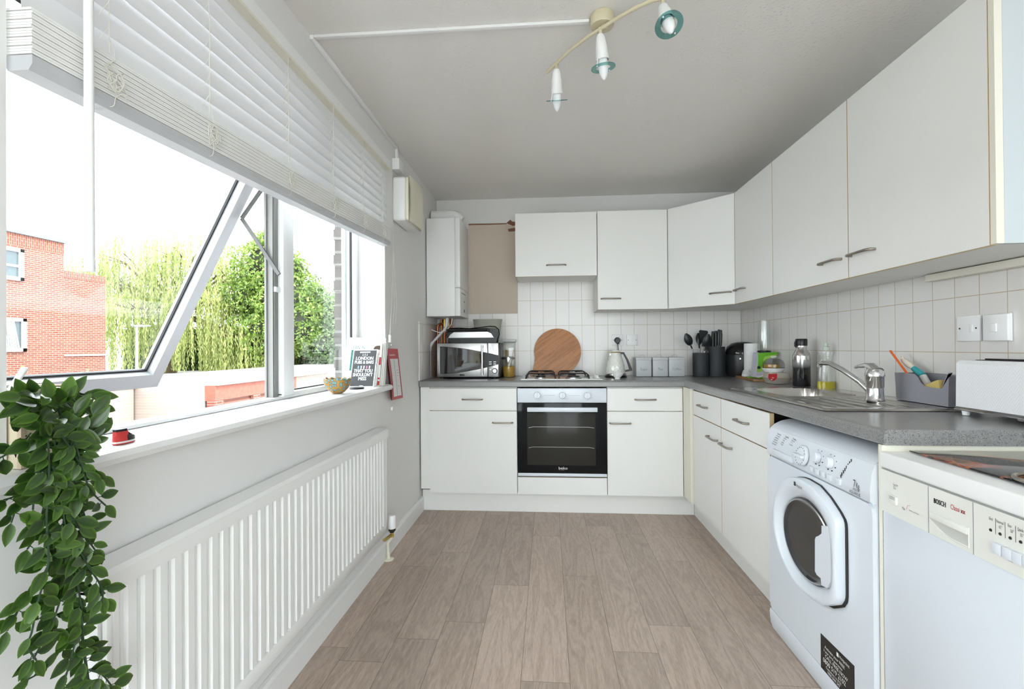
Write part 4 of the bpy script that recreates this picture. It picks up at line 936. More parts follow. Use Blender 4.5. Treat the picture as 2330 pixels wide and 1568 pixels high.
MB().tube(bp_, .0065, seg=12).cyl((lc.x, lc.y, 2.313), (at(1378, 59, 'z', zbar)), .008).build('bar', 'creamp', lt_)
def spot(piv, d, cant=None):
    """piv: on the bar; d: pointing direction of the lamp"""
    d = V(d).normalized(); hd = V(piv)+V((0, 0, -.022))
    k = MB().tube([V(piv), hd], .006).ball(V(piv), .009).ball(hd, .008); k.build('swivel', 'creamp', lt_)
    b0 = hd+d*.004
    s = MB().lathe([(.0, -.012), (.010, -.010), (.0155, 0), (.020, .03), (.0235, .075), (.0225, .078), (.019, .06), (.0, .05)], b0+V((0, 0, -.004)), d); h = s.build('spot_shade', 'white', lt_)
    a = d.orthogonal().normalized(); b = d.cross(a)
    for sg in (-1, 1):
        r = MB()
        r.tube([b0+d*.055+a*sg*.022, b0+d*.080+a*sg*.028, b0+d*.108+a*sg*.036], .0016, seg=6); r.ball(b0+d*.109+a*sg*.036, .0032, seg=8)
        r.build('ring_arm', 'white', h)
    MB().lathe([(.026, 0), (.044, 0), (.0445, .0015), (.044, .003), (.026, .003), (.026, 0)], b0+d*.106, d, seg=40).build('glass_ring', 'teal', h)
    M.setdefault('bulb', mat('frosted bulb', (.82, .83, .85), .3))
    MB().lathe([(.013, .05), (.0135, .072), (.017, .082), (.0185, .10), (.016, .122), (.010, .140), (.004, .149), (0, .151)], b0, d).build('candle_bulb', 'bulb', h)
spot(at(1266, 146, 'z', zbar), (.02, .47, -.88))
spot(at(1366, 66, 'z', zbar), (.10, .14, -.98))
spot(at(1508, -2, 'z', zbar), (.06, -.46, -.88))
tr = thing('cable_trunking', (-.35, 1.78, 2.34), 'white mini trunking from the window wall across the ceiling to the light', 'trunking')
MB().box(-.888, lc.x-.045, 1.772, 1.790, ZC-.012, ZC-.0005, b=.002).build('ceiling_run', 'white', tr)
MB().box(-.9045, -.889, 1.772, 2.800, ZC-.018, ZC-.0005, b=.002).build('corner_run', 'white', tr)
MB().box(-.9045, -.889, 2.800, 2.822, 2.262, ZC-.0005, b=.002).build('drop_run', 'white', tr)
jb = tag(bx(-.9045, -.862, 2.745, 2.835, 2.195, 2.262, b=.003).build('junction_box', 'white'), 'small white junction box between trunking and extractor fan', 'junction box')
fn_ = thing('extractor_fan', (-.85, 2.9, 2.0), 'yellowed white wall mounted extractor fan box beside the blind', 'extractor fan')
fy0, fy1, fz0, fz1 = 2.745, 3.04, 1.895, 2.155
MB().box(-.9045, -.825, fy0, fy1, fz0, fz1, b=.016, seg=4).build('housing', 'white', fn_)
MB().box(-.826, -.808, fy0+.004, fy1-.004, fz0+.004, fz1-.004, b=.006).build('grille_frame', 'ivory', fn_)
MB().box(-.809, -.796, fy0+.02, fy1-.02, fz0+.02, fz1-.02).build('dark_slot', 'gasket', fn_)
MB().grid(lambda u, v: (-.784-.010*(2*u-1)**4-.010*(2*v-1)**4, fy0+.001+(fy1-fy0-.002)*u, fz0-.005+(fz1-fz0+.01)*v), 12, 12).grid(lambda u, v: (-.790-.010*(2*u-1)**4-.010*(2*v-1)**4, fy0+.001+(fy1-fy0-.002)*u, fz0-.005+(fz1-fz0+.01)*v), 12, 12).build('front_cover', 'ivory', fn_)

# ================================================================ boiler and pipes
bo = thing('boiler', (-.77, 3.68, 1.38), 'white wall hung boiler in the corner above the microwave', 'boiler')
MB().box(-.8965, -.684, 3.50, 3.866, 1.383, 2.108, b=.003).build('casing', 'white', bo)
MB().box(-.6835, -.645, 3.500, 3.866, 1.594, 2.108, b=.004).build('front_cover', 'white', bo)
cv = MB().box(-.6835, -.645, 3.500, 3.866, 1.383, 1.591, b=.004).build('control_flap', 'white', bo)
m = MB()
for y, z, r in ((3.66, 1.50, .006), (3.66, 1.43, .012)): m.lathe([(0, .004), (r, .004), (r*1.1, 0)], (-.645, y, z), (1, 0, 0))
m.box(-.6449, -.6440, 3.55, 3.72, 1.556, 1.562); m.build('boiler_dial', 'textgrey', cv)
fl_ = MB().lathe([(.048, 0), (.048, .10), (.052, .10), (.052, .13)], (-.896, 3.68, 2.165), (1, 0, 0))
fl_.tube([(-.78, 3.68, 2.165), (-.72, 3.68, 2.163), (-.68, 3.68, 2.150), (-.66, 3.68, 2.135)], [.052, .052, .044, .030])
fl_.box(-.80, -.70, 3.64, 3.72, 2.1085, 2.135); fl_.build('flue_elbow', 'white', bo)
cpz = thing('copper_pipes', (-.85, 3.8, .92), 'copper pipes with brass valves dropping from the boiler behind the microwave', 'pipes')
for (x, r) in ((-.885, .011), (-.857, .008), (-.830, .011)):
    MB().tube([(x, 3.80, .921), (x, 3.80, 1.32), (x+.010, 3.80, 1.335), (x+.03, 3.80, 1.342), (x+.06, 3.78, 1.342), (x+.065, 3.78, 1.375)] if x == -.885 else [(x, 3.81, .921), (x, 3.81, 1.375)], r, seg=10).build('pipe', 'copper', cpz)
for x in (-.80, -.78): MB().tube([(x, 3.83, .921), (x, 3.83, 1.38)], .0075, seg=8).build('pipe', 'copper', cpz)
MB().cyl((-.825, 3.78, 1.315), (-.825, 3.78, 1.378), .014).cyl((-.79, 3.77, 1.31), (-.79, 3.77, 1.345), .012).ball((-.79, 3.755, 1.315), .010).cyl((-.86, 3.795, 1.09), (-.83, 3.795, 1.09), .006).build('brass_valve', 'brass', cpz)
M['greypipe'] = mat('pale grey plastic pipe', (.60, .61, .62), .4)
wp = [at(1018, 727, 'y', 3.62), at(1016, 742, 'y', 3.62), at(1010, 752, 'y', 3.62), at(986, 778, 'y', 3.62), at(979, 788, 'y', 3.62), at(978, 800, 'y', 3.62), at(978, 858, 'y', 3.62)]
tag(MB().tube(wp, .0105, seg=12).tube([wp[0]+V((0, 0, .012)), wp[1]], .0135, seg=12).tube([wp[3], wp[4], wp[5]], .0125, seg=12).build('waste_pipe', 'greypipe'), 'pale grey condensate pipe bending down beside the microwave', 'pipe')
cb_ = [at(1029, 724, 'y', 3.60), at(1027, 738, 'y', 3.60), at(1016, 752, 'y', 3.60), at(1000, 757, 'y', 3.60), at(985, 752, 'y', 3.62), at(975, 744, 'y', 3.7), at(970, 742, 'y', 3.78)]
tag(MB().tube(cb_, .0032, seg=8).build('boiler_cable', 'white'), 'thin white cable looping from the boiler across the copper pipes', 'cable')
# ================================================================ back worktop things
ZW = .9205
def px2m(d, y): return d*y/F
# microwave
mwx0, mwx1 = at(994.5, 820, 'y', 3.5).x, at(1134, 820, 'y', 3.5).x
mz0, mz1 = .935, 1.181
mw = thing('microwave', ((mwx0+mwx1)/2, 3.6, ZW), 'silver and black microwave oven on the worktop under the boiler', 'microwave')
MB().box(mwx0, mwx1+.012, 3.508, 3.735, ZW+.008, mz1+.003, b=.004).build('body', 'black', mw)
for x in (mwx0+.03, mwx1-.03):
    for y in (3.53, 3.71): MB().cyl((x, y, ZW), (x, y, ZW+.009), .012).build('foot', 'black', mw)
def MX(u): return mwx0+(u-390)/(1605-390)*(mwx1-mwx0)
def MZ(v): return mz1-(v-705)/(1358-705)*(mz1-mz0)
fc = MB().box(MX(390), MX(1388), 3.500, 3.5075, mz0, mz1, b=.0015).box(MX(1405), MX(1605), 3.500, 3.5075, mz0, mz1, b=.0015)
fc.build('front_panel', 'steel', mw)
M['mwglass'] = mat('mirror black glass', (.02, .021, .023), .04, coat=1)
M['mwglass'].node_tree.nodes['Principled BSDF'].inputs['Specular IOR Level'].default_value = 1.0
wv = []
for k in range(25):
    t_ = k/24; wv.append((MX(440+(1605-440)*t_), MZ(762+(1605-440)*t_*.025+150*t_**1.75)))
wb = []
for k in range(25):
    t_ = 1-k/24; wb.append((MX(440+(1605-440)*t_), MZ(1303-10*t_-175*t_**1.8)))
MB().prism(wv+wb, 'xz', 3.4985, 3.502).build('black_band', 'black', mw)
def clip_(pl, x): return [(min(a, x), b) for a, b in pl]
gi = [(a, b-.003) for a, b in wv if a < MX(1350)]+[(a, b+.003) for a, b in wb if a < MX(1350)]
MB().prism([(max(a, MX(462)), b) for a, b in gi], 'xz', 3.4972, 3.4990).build('window', 'mwglass', mw)
bx(MX(432), MX(448), 3.4965, 3.4995, MZ(1298), MZ(762)).build('hinge_strip', 'steel', mw)
hd_ = MB().cyl((MX(1297), 3.468, MZ(1318)), (MX(1297), 3.468, MZ(745)), .0085)
hd_.cyl((MX(1297), 3.468, MZ(1290)), (MX(1305), 3.500, MZ(1290)), .005).cyl((MX(1297), 3.468, MZ(775)), (MX(1305), 3.500, MZ(775)), .005); hd_.build('handle', 'chrome', mw)
for (u, v, r) in ((1443, 802, .0065), (1505, 824, .0065), (1563, 846, .0065), (1446, 1215, .0065)):
    MB().lathe([(0, .006), (r*.75, .006), (r, 0)], (MX(u), 3.4995, MZ(v)), (0, -1, 0)).build('button', 'chrome', mw)
MB().lathe([(0, .010), (.014, .010), (.0155, .004), (.0155, .002), (.0205, .002), (.0205, 0)], (MX(1532), 3.4995, MZ(1245)), (0, -1, 0), m=[0, 0, 0, 1, 1]).build('dial', ['steel', 'black'], mw)
ml_ = MB()
for u, v in ((1446, 1070), (1534, 1070), (1446, 1110), (1534, 1110)): ml_.box(MX(u-26), MX(u+26), 3.4975, 3.4985, MZ(v+8), MZ(v-8))
ml_.build('display_marks', 'textwhite', mw)
MB().box(MX(838), MX(938), 3.4985, 3.5000, MZ(1336), MZ(1308), b=.0005).build('badge', 'black', mw)
# contact grill lying on the microwave
gl = thing('contact_grill', ((MX(640)+MX(1500))/2, 3.6, mz1+.004), 'black contact grill with silver lid panel on top of the microwave', 'grill')
def GX(u): return at(950+u/8.713, 760, 'y', 3.56).x
def GZ(v): return at(1060, 700+v/8.713, 'y', 3.56).z
gz0 = mz1+.0035
MB().prism([(GX(655), gz0), (GX(1570), gz0), (GX(1590), GZ(640)), (GX(1600), GZ(600)), (GX(625), GZ(600)), (GX(635), GZ(640))], 'xz', 3.535, 3.655).build('base', 'black', gl)
MB().prism([(GX(600), GZ(600)), (GX(1600), GZ(600)), (GX(1610), GZ(500)), (GX(1560), GZ(425)), (GX(1400), GZ(415)), (GX(650), GZ(418)), (GX(600), GZ(470)), (GX(588), GZ(540))], 'xz', 3.525, 3.655).build('lid', 'black', gl)
MB().prism([(GX(632), GZ(600)), (GX(1520), GZ(600)), (GX(1470), GZ(520)), (GX(1400), GZ(487)), (GX(740), GZ(492)), (GX(670), GZ(540))], 'xz', 3.519, 3.526).build('lid_panel', 'steel', gl)
MB().tube([(GX(640), 3.50, GZ(455)), (GX(1400), 3.50, GZ(445))], .011, seg=12).box(GX(600), GX(660), 3.495, 3.53, GZ(500), GZ(430), b=.006).box(GX(1380), GX(1440), 3.495, 3.53, GZ(480), GZ(420), b=.006).build('handle', 'blackgloss', gl)
MB().tube([(GX(650), 3.52, GZ(415)), (GX(850), 3.51, GZ(408)), (GX(1050), 3.51, GZ(420)), (GX(1250), 3.51, GZ(403)), (GX(1450), 3.51, GZ(380)), (GX(1560), 3.51, GZ(390)), (GX(1625), 3.51, GZ(450)), (GX(1635), 3.51, GZ(540)), (GX(1600), 3.51, GZ(640)), (GX(1585), 3.52, GZ(690))], .0036, seg=8).build('power_cord', 'blackgloss', gl)
# translucent bowl behind the grill
M['milky'] = translucent('milky translucent plastic', (.62, .62, .56), .5)
c = at(1111, 740, 'y', 3.79)
c = V((at(1111, 740, 'y', 3.785).x, 3.785, 0))
pts = [(.055, mz1+.0045), (.088, mz1+.02), (.098, mz1+.09), (.112, at(1100, 728, 'y', 3.785).z-.012), (.116, at(1100, 728, 'y', 3.785).z), (.110, at(1100, 728, 'y', 3.785).z), (.094, mz1+.09), (.084, mz1+.024), (0, mz1+.008)]
tag(MB().lathe([(r, z-ZW) for r, z in [(0, mz1+.0045)]+pts], (c.x, 3.742, ZW), seg=36, sy=.68).build('mixing_bowl', 'milky', org=(c.x, 3.742, mz1+.004)), 'translucent plastic mixing bowl behind the grill on the microwave', 'bowl')
# jars
def jar_thing(name, label, x, y, r, z1, lidh, fill_m, fill_h, square=False, lid='steel'):
    t = thing(name, (x, y, ZW), label, 'jar')
    if square:
        MB().box(x-r, x+r, y-r, y+r, ZW+.001, z1-lidh, b=.012, seg=3).build('jar_body', 'jar', t)
        MB().box(x-r-.004, x+r+.004, y-r-.004, y+r+.004, z1-lidh, z1, b=.004).build('lid', lid, t)
    else:
        MB().lathe([(0, 0), (r*.9, 0), (r, .01), (r, z1-ZW-lidh-.022), (r*.84, z1-ZW-lidh-.004), (r*.84, z1-ZW-lidh)], (x, y, ZW+.001)).build('jar_body', 'jar', t)
        MB().lathe([(r*.88, z1-ZW-lidh), (r*.90, z1-ZW-lidh*.5), (r*.88, z1-ZW-.002), (0, z1-ZW)], (x, y, ZW+.001)).build('lid', 'jar', t)
        MB().lathe([(r*.90, z1-ZW-lidh-.008), (r*.96, z1-ZW-lidh-.006), (r*.96, z1-ZW-lidh+.006), (r*.9, z1-ZW-lidh+.008)], (x, y, ZW+.001)).box(x-.008, x+.008, y-r-.008, y-r*.9, z1-lidh-.03, z1-.002, b=.002).build('wire_clip', 'steel', t)
    return t
M['pasta'] = mat('dry pasta', (.50, .30, .05), .6, var=.4, vscale=160, bump=(220, 1, .004))
M['noodle'] = mat('spaghetti', (.52, .33, .13), .6)
xj = at(1159, 800, 'y', 3.80).x
t = jar_thing('storage_jar', 'tall square glass jar of spaghetti with grey lid behind the pasta jar', xj, 3.815, .048, at(1159, 772, 'y', 3.77).z, .022, None, 0, True, 'greypipe')
k = MB()
for i in range(26): 
    a = RN.uniform(-.02, .012); k.tube([(xj-.012+RN.uniform(-.010, .016), 3.815+RN.uniform(-.02, .02), ZW+.010), (xj-.030+RN.uniform(-.006, .024), 3.815+RN.uniform(-.025, .025), ZW+.205+RN.uniform(-.01, .005))], .0014, seg=4)
for i in range(8): k.tube([(xj-.002+RN.uniform(-.008, .008), 3.815+RN.uniform(-.02, .02), ZW+.010), (xj+.034+RN.uniform(-.006, .004), 3.815+RN.uniform(-.02, .02), ZW+.21)], .0014, seg=4)
tag(k.build('spaghetti', 'noodle', t), kind='stuff')
xj = at(1156.5, 830, 'y', 3.66).x
t = jar_thing('storage_jar', 'round clip top glass jar of short yellow pasta beside the microwave', xj, 3.69, .050, at(1156, 811, 'y', 3.64).z, .018, None, 0)
tag(MB().lathe([(0, .004), (.043, .004), (.047, .012), (.047, .080), (.04, .084), (0, .086)], (xj, 3.69, ZW)).build('pasta', 'pasta', t), kind='stuff')
# chopping board leaning on the tiles
cb = at(1268.5, 803, 'y', 3.80); rb = 53.5*3.80/F
h0 = at(1218, 845, 'y', 3.78)
def bd_pt(a): return (math.cos(a)*rb, math.sin(a)*rb)
out_ = [bd_pt(math.radians(a)) for a in range(-112, 197, 6)]
hx_, hz_ = h0.x-cb.x, h0.z-cb.z
out_ += [(-rb*.98, -rb*.42), (-rb*1.0, -rb*.55), (hx_-.02, hz_+.005), (hx_-.045, hz_-.028), (hx_-.030, hz_-.046), (hx_+.02, hz_-.028), (-rb*.55, -rb*.97)]
th = math.atan2(.055, .33)
m = MB(); m.prism(out_, 'xz', -.009, .009)
vm = min(v.z for v in m.v)
Rb = Matrix.Rotation(-th, 4, 'X')
m.v = [Rb @ v for v in m.v]; vm = min(v.z for v in m.v); mxy = max(v.y for v in m.v)
m.v = [v+V((cb.x, 3.866-mxy, ZW+.0125-vm if False else cb.z)) for v in m.v]
lowz = min(v.z for v in m.v); 
m.v = [v+V((0, 0, ZW+.002-lowz)) for v in m.v]
tag(m.build('chopping_board', 'bamboo', org=(cb.x, 3.8, ZW)), 'round bamboo chopping board with handle leaning on the tiles behind the hob', 'chopping board')
# hob
hb = thing('gas_hob', (.08, 3.56, ZW), 'white gas hob with four burners and black pan supports', 'hob')
hx0, hx1, hy0, hy1 = at(1182, 866, 'z', .928).x, at(1377, 866, 'z', .928).x, 3.315, 3.775
M['hobwhite'] = mat('white enamel hob', (.80, .80, .79), .15, coat=.5)
MB().box(hx0, hx1, hy0, hy1, ZW, ZW+.008, b=.004, seg=3).build('hob_plate', 'hobwhite', hb)
gw_ = (.475)/2
for i, (gx0, gx1) in enumerate(((hx0+.030, hx0+.245), (hx0+.262, hx0+.477))):
    for j, gyy in enumerate((3.43, 3.65)):
        cx = (gx0+gx1)/2; r = (.036, .026, .045, .030)[i*2+j]
        MB().lathe([(r*1.25, 0), (r*1.25, .006), (r, .009), (r, .014), (r*.9, .017), (0, .017)], (cx, gyy, ZW+.008), m=[0, 0, 1, 1, 1]).build('burner', ['steel', 'black'], hb)
    g = MB(); zt_ = ZW+.045
    for yy in (3.345, 3.735):
        g.tube([(gx0+.004, yy, ZW+.010), (gx0+.008, yy, zt_-.012), (gx0+.018, yy, zt_-.004), (gx0+.03, yy, zt_), (gx1-.03, yy, zt_), (gx1-.018, yy, zt_-.004), (gx1-.008, yy, zt_-.012), (gx1-.004, yy, ZW+.010)], .0042, seg=8)
    for xx in (gx0+.004, gx1-.004): g.tube([(xx, 3.345, ZW+.013), (xx, 3.735, ZW+.013)], .0042, seg=8)
    cx = (gx0+gx1)/2
    for gyy in (3.43, 3.65):
        g.tube([(gx0+.006, gyy, ZW+.013), (gx0+.012, gyy, zt_-.006), (gx0+.02, gyy, zt_), (cx-.022, gyy, zt_-.004)], .0036, seg=8).tube([(gx1-.006, gyy, ZW+.013), (gx1-.012, gyy, zt_-.006), (gx1-.02, gyy, zt_), (cx+.022, gyy, zt_-.004)], .0036, seg=8)
    for ys in ((3.345, 3.408), (3.735, 3.672)): g.tube([(cx, ys[0], zt_), (cx, ys[1], zt_-.004)], .0036, seg=8)
    g.build('pan_support', 'black', hb)
for k in range(4): MB().lathe([(.019, 0), (.019, .004), (.012, .006), (.011, .020), (.009, .022), (0, .022)], (hx1-.030, 3.40+.09*k, ZW+.008)).build('control_knob', 'greyplastic', hb)
# kettle
ky = 3.66; kx = at(1401, 820, 'y', ky).x
kt = thing('kettle', (kx, ky, ZW), 'white faceted electric kettle with black handle on its base', 'kettle')
MB().lathe([(.080, 0), (.083, .004), (.080, .012), (0, .012)], (kx, ky, ZW), m=0).build('power_base', 'black', kt)
MB().lathe([(.074, .0125), (.077, .016), (.076, .026), (.070, .030)], (kx, ky, ZW)).build('steel_band', 'chrome', kt)
kb = MB(); rows = 8; seg = 14; vs = []
for i in range(rows+1):
    t_ = i/rows; r = .071*(1-t_)**1+.036*t_+.006*math.sin(math.pi*min(1, t_*1.1)); z = .030+.155*t_
    for k in range(seg): a = 2*math.pi*(k+(i % 2)*.5)/seg; vs.append((kx+math.cos(a)*r, ky+math.sin(a)*r, ZW+z))
fs = []
for i in range(rows):
    for k in range(seg):
        a0, a1 = i*seg+k, i*seg+(k+1) % seg; b0, b1 = (i+1)*seg+k, (i+1)*seg+(k+1) % seg
        if i % 2 == 0: fs += [(a0, a1, b0), (a1, b1, b0)]
        else: fs += [(a0, a1, b1), (a0, b1, b0)]
kb.add(vs, fs, 0, False); M['kettlew'] = mat('gloss cream white kettle', (.74, .74, .70), .12, coat=.6)
kb.build('jug', 'kettlew', kt)
MB().lathe([(.036, .183), (.038, .187), (.034, .190)], (kx, ky, ZW), m=0).build('lid_ring', 'brass', kt)
MB().lathe([(.033, .190), (.026, .200), (.010, .207), (.009, .214), (.004, .219), (0, .219)], (kx, ky, ZW)).build('lid', 'kettlew', kt)
MB().prism([(kx+.032, ZW+.187), (kx+.060, ZW+.187), (kx+.092, ZW+.130), (kx+.122, ZW+.052), (kx+.112, ZW+.046), (kx+.072, ZW+.040), (kx+.070, ZW+.052), (kx+.100, ZW+.058), (kx+.080, ZW+.125), (kx+.055, ZW+.172), (kx+.034, ZW+.172)], 'xz', ky-.012, ky+.012).build('handle', 'black', kt)
MB().prism([(kx-.036, ZW+.180), (kx-.050, ZW+.176), (kx-.038, ZW+.150)], 'xz', ky-.012, ky+.012).build('spout', 'kettlew', kt)
# little cup
c = at(1405, 863, 'z', ZW)
tag(MB().lathe([(0, .0), (.018, .0), (.019, .004), (.0185, .012), (.034, .026), (.040, .042), (.0385, .042), (.032, .028), (0, .018)], (c.x, 3.42, ZW)).build('small_bowl', 'white', org=(c.x, 3.42, ZW)), 'tiny white footed bowl standing in front of the kettle', 'bowl')
# canisters
M['tin'] = mat('pale grey painted tin', (.52, .535, .545), .4)
for i, (u0, u1, nm) in enumerate(((1447, 1483, 'Sugar'), (1485, 1520.5, 'Tea'), (1521.5, 1558, 'Coffee'))):
    y = 3.70; x0, x1 = at(u0, 840, 'y', y).x, at(u1, 840, 'y', y).x; zt_ = at(1500, 813.5, 'y', y).z; w_ = x1-x0
    t = thing('tin_canister', ((x0+x1)/2, y+.055, ZW), 'pale grey square tin canister lettered '+nm, 'canister', 'three lettered tin canisters')
    b = MB().box(x0+.002, x1-.002, y, y+.112, ZW+.001, zt_-.018, b=.003)
    for z in (.040, .075): b.box(x0+.0015, x1-.0015, y-.0006, y+.1125, ZW+z, ZW+z+.0025)
    b.build('tin_body', 'tin', t)
    MB().box(x0, x1, y-.002, y+.114, zt_-.020, zt_, b=.003).build('lid', 'tin', t)
    xc_ = (x0+x1)/2; MB().tube([(xc_+math.cos(a)*.022, y+.056, zt_-.004+math.sin(a)*.024) for a in [math.pi*k/10 for k in range(11)]], .0022, seg=6).build('lid_loop', 'tin', t)
    MB().text(nm, .027, (xc_, y-.0008, ZW+.048), (1, 0, 0), (0, 0, 1), align='CENTER', sx=.9).build('lettering', 'textgrey', t)
# sockets on back wall
def socket(name, x, y, z, w_, h_, n, label, sw=True):
    """n: outward normal '-y' or '-x'"""
    T = frame((x, y, z), (1, 0, 0)) if n == '-y' else frame((x, y, z), (0, -1, 0))
    t = thing(name, (x, y, z), label, 'socket')
    def B(a, b_, c_, d_, e_, f_, mm, nm, bv=0):
        q = MB(); q.T = T; q.box(a, b_, c_, d_, e_, f_, b=bv); return q.build(nm, mm, t)
    B(-w_/2, w_/2, -.010, -.0005, -h_/2, h_/2, 'white', 'plate', .002)
    for sgn in (-1, 1):
        q = MB(); q.T = T; q.lathe([(0, .0008), (.0028, .0008), (.003, 0)], (sgn*w_*.36, -.0102, 0), (0, -1, 0)); q.build('screw', 'gasket' if name != 'cooker_switch' else 'alu', t)
    return t, T, B
ya = 3.869
pz = at(1404, 774, 'y', ya).z; x1_ = at(1405, 774, 'y', ya).x; x2_ = at(1438, 774, 'y', ya).x
t, T, B = socket('wall_socket', x1_, ya, pz, .086, .086, '-y', 'white wall socket with black plug above the kettle')
B(.018, .026, -.0125, -.0095, .010, .034, 'white', 'rocker_switch', .001)
plg = MB().lathe([(0, .030), (.018, .030), (.023, .024), (.024, .008), (.020, 0)], (x1_-.004, ya-.011, pz-.002), (0, -1, 0)).box(x1_-.012, x1_+.008, ya-.040, ya-.015, pz-.032, pz-.018, b=.003)
plg.tube([(x1_-.002, ya-.03, pz-.03), (x1_, ya-.035, pz-.07), (kx+.03, ya-.05, ZW+.04), (kx+.06, ya-.08, ZW+.006)], .0035, seg=8)
tag(plg.build('mains_plug', 'black', org=(x1_, ya-.02, pz)), 'round black mains plug pushed into the wall socket above the kettle', 'plug')
t, T, B = socket('wall_socket', x2_, ya, pz, .086, .086, '-y', 'empty white switched wall socket right of the black plug')
B(-.005, .0095, -.0125, -.0095, -.012, .012, 'white', 'rocker_switch', .001)
xs = 1.4995
a, b = at(2183, 720, 'x', xs), at(2236, 776, 'x', xs)
t, T, B = socket('wall_switch', xs, (a.y+b.y)/2, (a.z+b.z)/2, a.y-b.y, a.z-b.z, '-x', 'white fused wall switch with three dark holes, above the grey caddy')
B(.008, .022, -.0135, -.0095, -.014, .014, 'white', 'rocker_switch', .001)
a, b = at(2251, 716, 'x', xs), at(2306, 776, 'x', xs)
t, T, B = socket('cooker_switch', xs, (a.y+b.y)/2, (a.z+b.z)/2, a.y-b.y, a.z-b.z, '-x', 'thicker blank white wall switch above the toaster')
B(-.045, .045, -.020, -.009, -.044, .044, 'white', 'front_plate', .003); B(-.016, .008, -.0235, -.0195, -.014, .014, 'white', 'rocker_switch', .001)
# utensil pots
M['slate'] = mat('slate grey textured pot', (.028, .032, .036), .6, bump=(500, .3, .001))
M['utensil'] = mat('black nylon', (.014, .016, .018), .35)
def pot(u0, u1, vt, y, label):
    x = (at(u0, 830, 'y', y).x+at(u1, 830, 'y', y).x)/2; r = (at(u1, 830, 'y', y).x-at(u0, 830, 'y', y).x)/2; z = at((u0+u1)/2, vt, 'y', y-r*.5).z
    h = z-ZW
    o = tag(MB().lathe([(0, .001), (r*.98, .001), (r, .006), (r, h-.003), (r*.985, h), (r*.95, h), (r*.94, h-.004), (r*.94, .02), (0, .02)], (x, y, ZW), seg=36).build('utensil_pot', 'slate', org=(x, y, ZW)), label, 'utensil pot')
    return x, y, r, z
x, y, r, z = pot(1576.5, 1612, 803, 3.72, 'shorter dark grey round pot holding the steel stemmed utensils')
px1 = (x, y, r, z)
def utensil(name, label, base, tip, headw, headl, kind, grp=None, stem=True):
    b, t_ = V(base), V(tip)
    if kind != 'knife':
        dx_ = t_.x-PC[0]; dy_ = t_.y-PC[1]; b.x = PC[0]-dx_*.14; b.y = PC[1]-dy_*.14
    d = (t_-b).normalized()
    th_ = thing(name, b, label, 'kitchen utensil', grp)
    j = t_-d*headl
    if stem: MB().tube([b, j], .004, seg=8).build('stem', 'steel', th_)
    side = d.cross(V((0, -1, 0))).normalized(); nrm = side.cross(d)
    m = MB()
    if kind == 'spoon':
        prof = []
        m.grid(lambda u, v: j+d*headl*u+side*((v-.5)*2*headw*math.sin(math.pi*min(.97, u*.93+.07))**.6)+nrm*(.010*(1-(2*v-1)**2)*math.sin(math.pi*u)), 12, 8)
        m.grid(lambda u, v: j+d*headl*u+side*((v-.5)*2*headw*math.sin(math.pi*min(.97, u*.93+.07))**.6)+nrm*(.003+.010*(1-(2*v-1)**2)*math.sin(math.pi*u)), 12, 8)
    elif kind == 'turner':
        q = [j-side*headw*.35, j+side*headw*.35, t_+side*headw-d*headl*.1, t_+side*headw*.8, t_-side*headw*.8, t_-side*headw-d*headl*.1]
        m.add([p-nrm*.002 for p in q]+[p+nrm*.002 for p in q], [list(range(6))[::-1], list(range(6, 12))]+[(i, (i+1) % 6, 6+(i+1) % 6, 6+i) for i in range(6)])
    elif kind == 'knife':
        m.tube([j, j.lerp(t_, .3), j.lerp(t_, .7), t_], [.010, .012, .0125, .009], seg=10)
    m.tube([j-d*.03, j+d*.01], [.0055, .006], seg=8); m.build('head', 'utensil', th_)
def U(u, v, y): return at(u, v, 'y', y)
x, y, r, z = px1; PC = (x, y)
utensil('serving_spoon', 'large black spoon leaning out furthest over the coffee tin', (x-.020, y, ZW+.024), U(1560, 759, 3.69), .030, .095, 'spoon')
utensil('spatula', 'black spatula with angled top edge in the shorter pot', (x+.004, y+.015, ZW+.024), U(1601, 752, 3.752), .034, .095, 'turner')
utensil('ladle', 'black ladle leaning towards the taller pot', (x-.010, y-.012, ZW+.024), U(1612, 760, 3.675), .030, .10, 'spoon')
utensil('slotted_spoon', 'black slotted spoon standing behind the ladle', (x-.024, y+.02, ZW+.024), U(1589, 758, 3.785), .024, .09, 'spoon')
utensil('whisk', 'black headed utensil leaning hard right out of the shorter pot', (x-.02, y+.006, ZW+.024), U(1617, 772, 3.72), .020, .085, 'spoon')
x, y, r, z = pot(1612.5, 1649, 789, 3.715, 'taller dark grey knife pot right of the utensil pot')
for i, (u, v) in enumerate(((1622, 754), (1629, 753), (1636, 750), (1640, 751))):
    utensil('knife', ('black handled knife, leftmost in the taller pot', 'black handled knife, second from left in the taller pot', 'black handled knife, third from left in the taller pot', 'black handled knife, rightmost in the taller pot')[i], (x-.03+.018*i, y, ZW+.05), U(u, v, 3.715), .012, .12, 'knife')
# ================================================================ right worktop things
# air fryer
fx, fy = at(1690, 850, 'y', 3.70).x, 3.70; ft = at(1680, 778, 'y', 3.66).z-ZW
af = thing('air_fryer', (fx, fy, ZW), 'glossy black rounded air fryer in the corner behind the paper roll', 'air fryer')
ra = .118
MB().lathe([(0, .002), (ra*.93, .002), (ra, .02), (ra*1.0, ft*.62), (ra*.99, ft*.64)], (fx, fy, ZW), seg=40).build('body', 'black', af)
MB().lathe([(ra*1.01, ft*.64), (ra*1.02, ft*.70), (ra*.92, ft*.85), (ra*.66, ft*.96), (ra*.3, ft), (0, ft)], (fx, fy, ZW), seg=40).build('lid', 'blackgloss', af)

